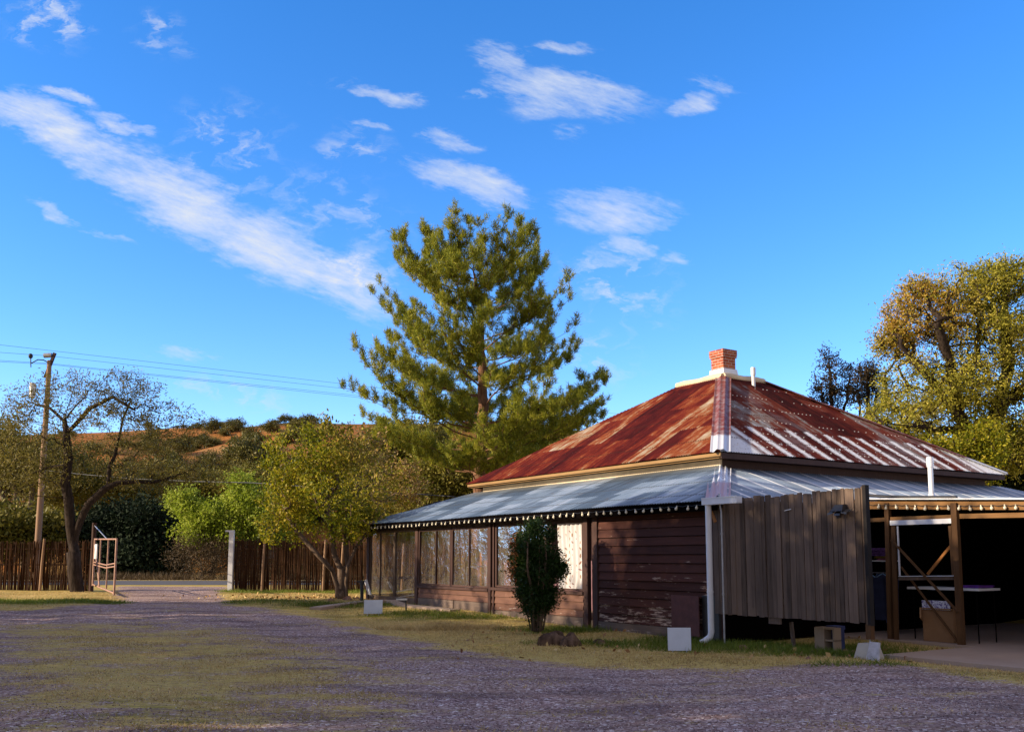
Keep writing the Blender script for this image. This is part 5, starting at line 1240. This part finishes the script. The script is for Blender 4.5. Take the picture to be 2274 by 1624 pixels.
# --- scrub on the hill: four kinds, copied
def hill_proto(seed, flat):
    rg = np.random.RandomState(seed); bl = [(rg.uniform(-1, 1), rg.uniform(-1, 1), 1.5+rg.uniform(-.3, .6), 1.5, 1.4, .9*flat, 1) for _ in range(5)]
    T = in_blobs(bl, 90, rg, .4); T[:, 2] = np.maximum(T[:, 2], .25)
    A, par, tips = tree_skel([[(0, 0, -.5), (.05, 0, .4), (.1, .1, 1.0)]], T, rg, wig=.15, mids=1)
    V, Fq = tubes(A, par, .16, .02); e = empty('hill_shrub'); link_mesh('trunk', np_mesh('trunk', V, Fq, smooth=True), M['barkt'], e)
    idx = np.repeat(tips, 24); P = A[idx]+rg.normal(size=(len(idx), 3))*.24
    LV, LF = leaves(P, .3, .14, rg, None); link_mesh('crown', np_mesh('crown', LV, LF), M['hillsh'], e); return e
protos = [hill_proto(s, f) for s, f in ((1, 1), (2, .75), (3, 1.25), (4, .9))]
used = [False]*4; hr = random.Random(99); placed = 0; tries = 0
spots = []
for px in [395, 425, 432, 470, 485, 605, 622, 640, 655, 670, 690, 718, 850, 880, 905, 960, 1350, 1372, 1400]: spots.append((px, 150+hr.uniform(-2, 1)))
while len(spots) < 292:
    px = hr.uniform(-20, 1520) if hr.random() < .93 else hr.uniform(1700, 2300); Yh = 74+76*hr.random()**1.0
    if math.sin(px*.013+1)+math.sin(Yh*.21+px*.02)+hr.uniform(-1.2, 1.2) > -.5-.4*(Yh < 105): spots.append((px, Yh))
for px, Yh in spots:
    X = (px-1136.5)/2127*Yh; k = hr.randrange(4)
    if not used[k]: o = protos[k]; used[k] = True
    else: o = copy_tree(protos[k])
    o.location = (X, Yh, float(hz(np.array([X]), np.array([Yh]))[0])-.1); s = hr.uniform(.4, 1.0)*(1.3 if Yh < 100 else .8); s = s*(.7 if Yh > 146 else 1); o.scale = (s*hr.uniform(.9, 1.3), s, s*hr.uniform(.8, 1.15)); o.rotation_euler.z = hr.uniform(0, 6.28)
    tag(o, 'olive green scrub bush growing on the long hillside', 'bush', 'scrub bushes on the hillside')

# --- trees standing left of the yard, outside the view, whose shade lies over the yard
lt = [(-19, 1.0, 11.5), (-20, 5.0, 12.3), (-19.5, 9.0, 12.3), (-21, 12.4, 11.6), (-22.5, 17.4, 8.4), (-19.5, -4.5, 10.5), (-25, 22.0, 9.6), (-16.5, -9, 10), (-15.5, 10.4, 10.6)]
def shade_tree(x, y, h, seed, label):
    rg = np.random.RandomState(seed)
    bl = [(x+rg.uniform(-1.5, 1.5), y+rg.uniform(-2, 2), h*f, 2.6, 3.0, h*.17, 1) for f in (.3, .42, .55, .68, .8)]
    limbs = [[(x, y, -.1), (x+.2, y, h*.25), (x+.1, y+.2, h*.55)]]+[[(x+.2, y, h*.25), b[:3]] for b in bl]
    make_tree('shade_tree', label, 'tree', (x, y, 0), limbs, bl, M['mesqfar'], M['bark'], n_t=(230 if y < 3 else 250 if y < 6 else 330 if seed == 63 else 270), per=(32 if y < 3 else 34 if y < 6 else 40), L=.3, W=.16, sig=(.6 if y < 3 else .42), r0=.3, seed=seed, group='trees standing left of the yard')
for i, (x, y, h) in enumerate(lt): shade_tree(x, y, h, 60+i, 'broad leafy tree left of the yard, shading the gravel')

# ================================================================== GROUND COVER
def visible_mask(X, Y): return (np.abs(X) < Y*.58+1.2)
def grid_val(arr, X, Y):
    i = np.clip(np.searchsorted(xs, X)-1, 0, nx_-2); j = np.clip(np.searchsorted(ys, Y)-1, 0, ny_-2)
    return arr[j, i]
def scatter(n, y0, y1, keep, rg, pw=1.):
    Yq = y0+(y1-y0)*rg.uniform(0, 1, n)**pw; Xq = rg.uniform(-1, 1, n)*(Yq*.57+.8); m = keep(Xq, Yq, rg); return Xq[m], Yq[m]
rg = np.random.RandomState(77)
def not_house(X, Y):
    lx = CP*(X-OX)+SP*(Y-OY); ly = -SP*(X-OX)+CP*(Y-OY); out = ~((lx > .24) & (ly > -.0) & (lx < 16) & (ly < 15.4)); return out & ~((lx > .6) & (ly > -9) & (ly < -2.7) & (lx < 12)) & ~((lx > 3) & (ly > -3) & (ly < 1))
def tuft(name, label, mat, X, Y, per, L, W, sig, rg, upw=1.2):
    n = len(X); idx = np.repeat(np.arange(n), per); P = np.stack([X, Y, gh(X, Y)-.01], -1)[idx]; P[:, :2] += rg.normal(size=(len(idx), 2))*sig
    P[:, 2] = gh(P[:, 0], P[:, 1])-.008
    d = rg.normal(size=(len(idx), 3)); d[:, 2] = np.abs(d[:, 2])*.6+upw; d = unit(d); r = unit(np.cross(d, rg.normal(size=(len(idx), 3)))); Ls = (L*rg.uniform(.4, 1.3, len(idx)))[:, None]; Ws = W*rg.uniform(.6, 1.4, len(idx))[:, None]
    V = np.stack([P-r*Ws/2, P+r*Ws/2, P+d*Ls], 1).reshape(-1, 3)
    at = {'tint': np.repeat(np.clip(grid_val(lush, P[:, 0], P[:, 1])+.12*np.sin(P[:, 0]*1.3+P[:, 1]*2.1), 0, 1)*(rg.uniform(size=len(P)) < .8), 3)}
    o = link_mesh(name, np_mesh(name, V, np.arange(len(V)).reshape(-1, 3), attrs=at), mat); tag(o, label, 'grass', kind='stuff')
X, Y_ = scatter(70000, 7.2, 36, lambda X, Y, r: (grid_val(grav, X, Y)+.55*(r.uniform(size=len(X))-.5)+.22*np.sin(X*2.1+1.7*np.sin(Y*1.3))*np.sin(Y*3.1) < .36) & not_house(X, Y), rg, 1.25)
tuft('dry_grass', 'short dry tan grass over the verge and in patches among the gravel', M['drygrass'], X, Y_, 7, .06, .012, .1, rg, .4)
X, Y_ = scatter(60000, 13, 37, lambda X, Y, r: (grid_val(lush, X, Y) > .3+.5*r.uniform(size=len(X))) & not_house(X, Y), rg, 1.1)
tuft('green_grass', 'taller green grass and weeds along the house and fences', M['lawn'], X, Y_, 13, .13, .012, .1, rg, .8)
X, Y_ = scatter(3500, 50, 57.5, lambda X, Y, r: (Y > 54.8), rg)
tuft('roadside_grass', 'tall pale dry grass on the far side of the road', M['brownbr'], X, Y_, 22, .5, .03, .3, rg, 1.2)
# dry straw clump by the shrub
c0 = onG(985, 1394); n = 260; X = c0[0]+rg.normal(size=n)*.75; Y_ = c0[1]+rg.normal(size=n)*.16
tuft('straw_clump', 'sunlit heap of dry straw coloured grass left of the shrub', M['drygrass'], X, Y_, 16, .12, .012, .05, rg, .4)
# pebbles
X, Y_ = scatter(42000, 7.3, 19, lambda X, Y, r: (grid_val(grav, X, Y)+.5*(r.uniform(size=len(X))-.5) > .5) & not_house(X, Y), rg, 1.3)
n = len(X); s = rg.uniform(.004, .010, n)[:, None, None]; oc_ = np.array([(1, 0, 0), (0, 1, 0), (-1, 0, 0), (0, -1, 0), (0, 0, .8), (0, 0, -.5)])
V = oc_[None]*s*rg.uniform(.6, 1.3, (n, 6, 1)); an = rg.uniform(0, 6.28, n); ca, sa = np.cos(an)[:, None], np.sin(an)[:, None]
V = np.stack([V[:, :, 0]*ca-V[:, :, 1]*sa, V[:, :, 0]*sa+V[:, :, 1]*ca, V[:, :, 2]], -1)+np.stack([X, Y_, gh(X, Y_)+.003], -1)[:, None]
ft = np.array([(0, 1, 4), (1, 2, 4), (2, 3, 4), (3, 0, 4), (1, 0, 5), (2, 1, 5), (3, 2, 5), (0, 3, 5)])
o = link_mesh('pebbles', np_mesh('pebbles', V.reshape(-1, 3), (ft[None]+np.arange(n)[:, None, None]*6).reshape(-1, 3)), M['pebble']); tag(o, 'loose pebbles lying over the gravel yard', 'pebbles', kind='stuff')
# fallen leaves
c0 = onG(740, 1326); X = np.concatenate([c0[0]+rg.normal(size=700)*2.2, rg.uniform(-1, 7, 260)]); Y_ = np.concatenate([c0[1]+rg.normal(size=700)*.9, rg.uniform(14, 20, 260)]); k = not_house(X, Y_); X, Y_ = X[k], Y_[k]
P = np.stack([X, Y_, gh(X, Y_)+.02], -1); LV, LF = leaves(P, .09, .06, rg); LV[:, 2] = np.maximum(LV[:, 2], gh(LV[:, 0], LV[:, 1])+.004)
o = link_mesh('fallen_leaves', np_mesh('fallen_leaves', LV, LF), M['litter']); tag(o, 'brown and yellow leaves fallen under the yellowing tree and along the house', 'leaves', kind='stuff')

# ================================================================== SKY, SUN, CAMERA
SUN_AZ = (-.97, -.24); SUN_EL = math.radians(19)
sl = bpy.data.lights.new('sun', 'SUN'); sl.energy = 3.7; sl.angle = math.radians(.53); sl.color = (1, .83, .6)
so = bpy.data.objects.new('sun', sl); COL.objects.link(so)
sd_v = Vector((SUN_AZ[0]*math.cos(SUN_EL), SUN_AZ[1]*math.cos(SUN_EL), math.sin(SUN_EL))).normalized()
so.rotation_euler = sd_v.to_track_quat('Z', 'Y').to_euler(); so.location = (-30, 0, 30)
t = NT('World', world=True)
sky = t.n('ShaderNodeTexSky', sky_type='NISHITA'); sky.sun_disc = False; sky.sun_elevation = SUN_EL
sky.sun_rotation = math.atan2(sd_v.x, sd_v.y); sky.altitude = 1200; sky.air_density = 1.0; sky.dust_density = .2; sky.ozone_density = 3.0
hs_ = t.n('ShaderNodeHueSaturation'); hs_.inputs['Saturation'].default_value = 1.28; hs_.inputs['Value'].default_value = 1.04; t.t.links.new(sky.outputs[0], hs_.inputs['Color'])
skyc = t.mix(1, hs_.outputs[0], (1.08, .93, 1.06), 'MULTIPLY')
# cirrus in the sky, placed by compass direction and height
d = t.n('ShaderNodeTexCoord').outputs['Generated']; dx, dy, dz = t.xyz(d)
dyc = t.math('MAXIMUM', dy, .05); U_ = t.math('DIVIDE', dx, dyc); V_ = t.math('DIVIDE', dz, dyc); uv = t.comb(U_, V_); uv0 = uv
wc = t.noise(t.sc(uv, 1, 2.2, 1), 9, 5, .62, 0, True)
wc2 = t.noise(t.sc(uv, 1, 2.0, 1), 30, 5, .65, 0, True)
uv = t.vm('ADD', uv, t.sc(t.vm('SUBTRACT', wc, (.5, .5, .5)), .09, .035, 0)); uv = t.vm('ADD', uv, t.sc(t.vm('SUBTRACT', wc2, (.5, .5, .5)), .035, .012, 0))
def sk(px, py): r = ray(px, py); return (r[0]/r[1], r[2]/r[1])
def cloud(x0, y0, x1, y1, wid, amt):
    a, b = sk(x0, y0), sk(x1, y1); c = ((a[0]+b[0])/2, (a[1]+b[1])/2); L = math.hypot(b[0]-a[0], b[1]-a[1])/2; an = math.atan2(b[1]-a[1], b[0]-a[0])
    m = t.n('ShaderNodeMapping', vector_type='TEXTURE'); t.put(m.inputs[0], uv); m.inputs[1].default_value = (c[0], c[1], 0); m.inputs[2].default_value = (0, 0, an); m.inputs[3].default_value = (L*1.35, wid/F*1.75, 1)
    return t.rng(t.vm('LENGTH', m.outputs[0]), 1.0, .15, 0, amt, True)
big = [(-90, 175, 330, 395, 40, 1.25), (200, 335, 600, 560, 60, 1.35), (430, 480, 780, 630, 56, 1.3), (640, 555, 880, 690, 52, 1.1), (100, 300, 420, 440, 30, .8), (80, 195, 210, 240, 12, .8), (180, 250, 325, 300, 14, .9), (60, 455, 160, 495, 14, .75), (150, 495, 310, 545, 8, .5),
       (800, 195, 940, 235, 16, .8), (930, 290, 1040, 325, 22, .7), (900, 360, 1200, 455, 30, 1.05), (1040, 105, 1190, 150, 24, .7), (1180, 100, 1310, 110, 14, .65), (1080, 180, 1430, 235, 42, 1.), (1130, 240, 1400, 215, 26, .6), (1470, 240, 1590, 220, 20, .8), (1530, 175, 1650, 210, 14, .45),
       (1230, 470, 1480, 490, 36, .95), (1260, 425, 1480, 460, 24, .6), (1340, 530, 1430, 560, 22, .8), (1450, 565, 1530, 575, 16, .7), (300, 775, 470, 788, 12, .6), (740, 665, 830, 680, 14, .5), (490, 580, 540, 600, 14, .45), (780, 275, 870, 290, 10, .5), (1230, 285, 1290, 305, 14, .3)]
soft = [(1250, 600, 1490, 680, 70, .42), (1240, 740, 1420, 830, 60, .28), (20, 20, 200, 60, 60, .5), (300, 40, 420, 120, 40, .3), (380, 270, 620, 380, 90, .33), (720, 320, 860, 380, 60, .3), (560, 420, 900, 520, 70, .25), (700, 560, 900, 640, 50, .35), (700, 190, 800, 180, 14, .3), (350, 850, 650, 890, 30, .35), (1000, 200, 1080, 210, 12, .3)]
def total(lst):
    s = None
    for q in lst: c = cloud(*q); s = c if s is None else t.math('MAXIMUM', s, c)
    return s
mp = t.n('ShaderNodeMapping', vector_type='TEXTURE'); t.put(mp.inputs[0], uv0); mp.inputs[2].default_value = (0, 0, math.radians(-15)); mp.inputs[3].default_value = (.30, .055, 1)
fib = t.noise(mp.outputs[0], 2.6, 9, .62, .5)
mp2 = t.n('ShaderNodeMapping', vector_type='TEXTURE'); t.put(mp2.inputs[0], uv0); mp2.inputs[2].default_value = (0, 0, math.radians(-22)); mp2.inputs[3].default_value = (.12, .035, 1)
fib2 = t.noise(mp2.outputs[0], 3.2, 8, .65, .3)
puf = t.noise(t.sc(uv, 1, 1.15, 1), 34, 6, .6, .4); lrg = t.noise(uv, 7, 3, .5)
mp3 = t.n('ShaderNodeMapping', vector_type='TEXTURE'); t.put(mp3.inputs[0], uv0); mp3.inputs[2].default_value = (0, 0, math.radians(-19)); mp3.inputs[3].default_value = (.06, .016, 1)
fib3 = t.noise(mp3.outputs[0], 3.0, 7, .7, .2)
fb = t.math('ADD', t.math('MULTIPLY', fib, .4), t.math('ADD', t.math('MULTIPLY', fib2, .32), t.math('MULTIPLY', fib3, .28)))
den = t.math('SUBTRACT', t.math('ADD', t.math('MULTIPLY', total(big), .62), t.math('MULTIPLY', t.math('SUBTRACT', fb, .5), 2.5)), .10)
den = t.math('MULTIPLY', t.rng(den, -.08, .95, 0, 1.0), t.rng(total(big), 0, .3))
dn2 = t.math('MULTIPLY', t.math('MULTIPLY', total(soft), 1.7), t.math('MULTIPLY', t.rng(puf, .46, .68, 0, 1, True), t.rng(fb, .35, .6, .3, 1.2)))
den = t.math('ADD', den, dn2, clamp=True); den = t.math('MULTIPLY', den, t.rng(dy, .05, .2))
bg = t.n('ShaderNodeBackground'); bg.inputs[1].default_value = .15
SKYK = 1/.15/2.07
# added to neutralise blue shade light: unseen bright veil overhead and behind the camera
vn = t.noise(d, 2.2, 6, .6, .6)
fill_veil = t.math('MAXIMUM', t.rng(dz, .62, .8, 0, 1, True), t.rng(dy, .12, -.15, 0, 1, True))
fill_veil = t.math('MULTIPLY', fill_veil, t.rng(vn, .3, .6, .6, .95))
skyc = t.mix(fill_veil, skyc, (.23/.15, .205/.15, .215/.15))
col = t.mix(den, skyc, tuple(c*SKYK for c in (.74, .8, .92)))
t.t.nodes[-1]
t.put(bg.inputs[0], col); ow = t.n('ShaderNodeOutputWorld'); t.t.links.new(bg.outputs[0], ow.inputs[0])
mx_ = [n for n in t.t.nodes if n.bl_idname == 'ShaderNodeMix']
for n in mx_: n.clamp_result = False

cam = bpy.data.cameras.new('camera'); co = bpy.data.objects.new('camera', cam); COL.objects.link(co); SC.camera = co
cam.sensor_fit = 'HORIZONTAL'; cam.sensor_width = 36; cam.lens = 36*F/2273; cam.shift_y = 176/2273; cam.clip_end = 2000; cam.clip_start = .1
co.location = (0, 0, H); co.rotation_euler = (math.pi/2+TH, 0, 0)
SC.render.resolution_x = 1024; SC.render.resolution_y = 731
SC.view_settings.view_transform = 'Standard'; SC.view_settings.look = 'None'; SC.view_settings.exposure = 1.05; SC.view_settings.gamma = 1
SC.render.engine = 'CYCLES'; SC.cycles.max_bounces = 6; SC.cycles.transparent_max_bounces = 12
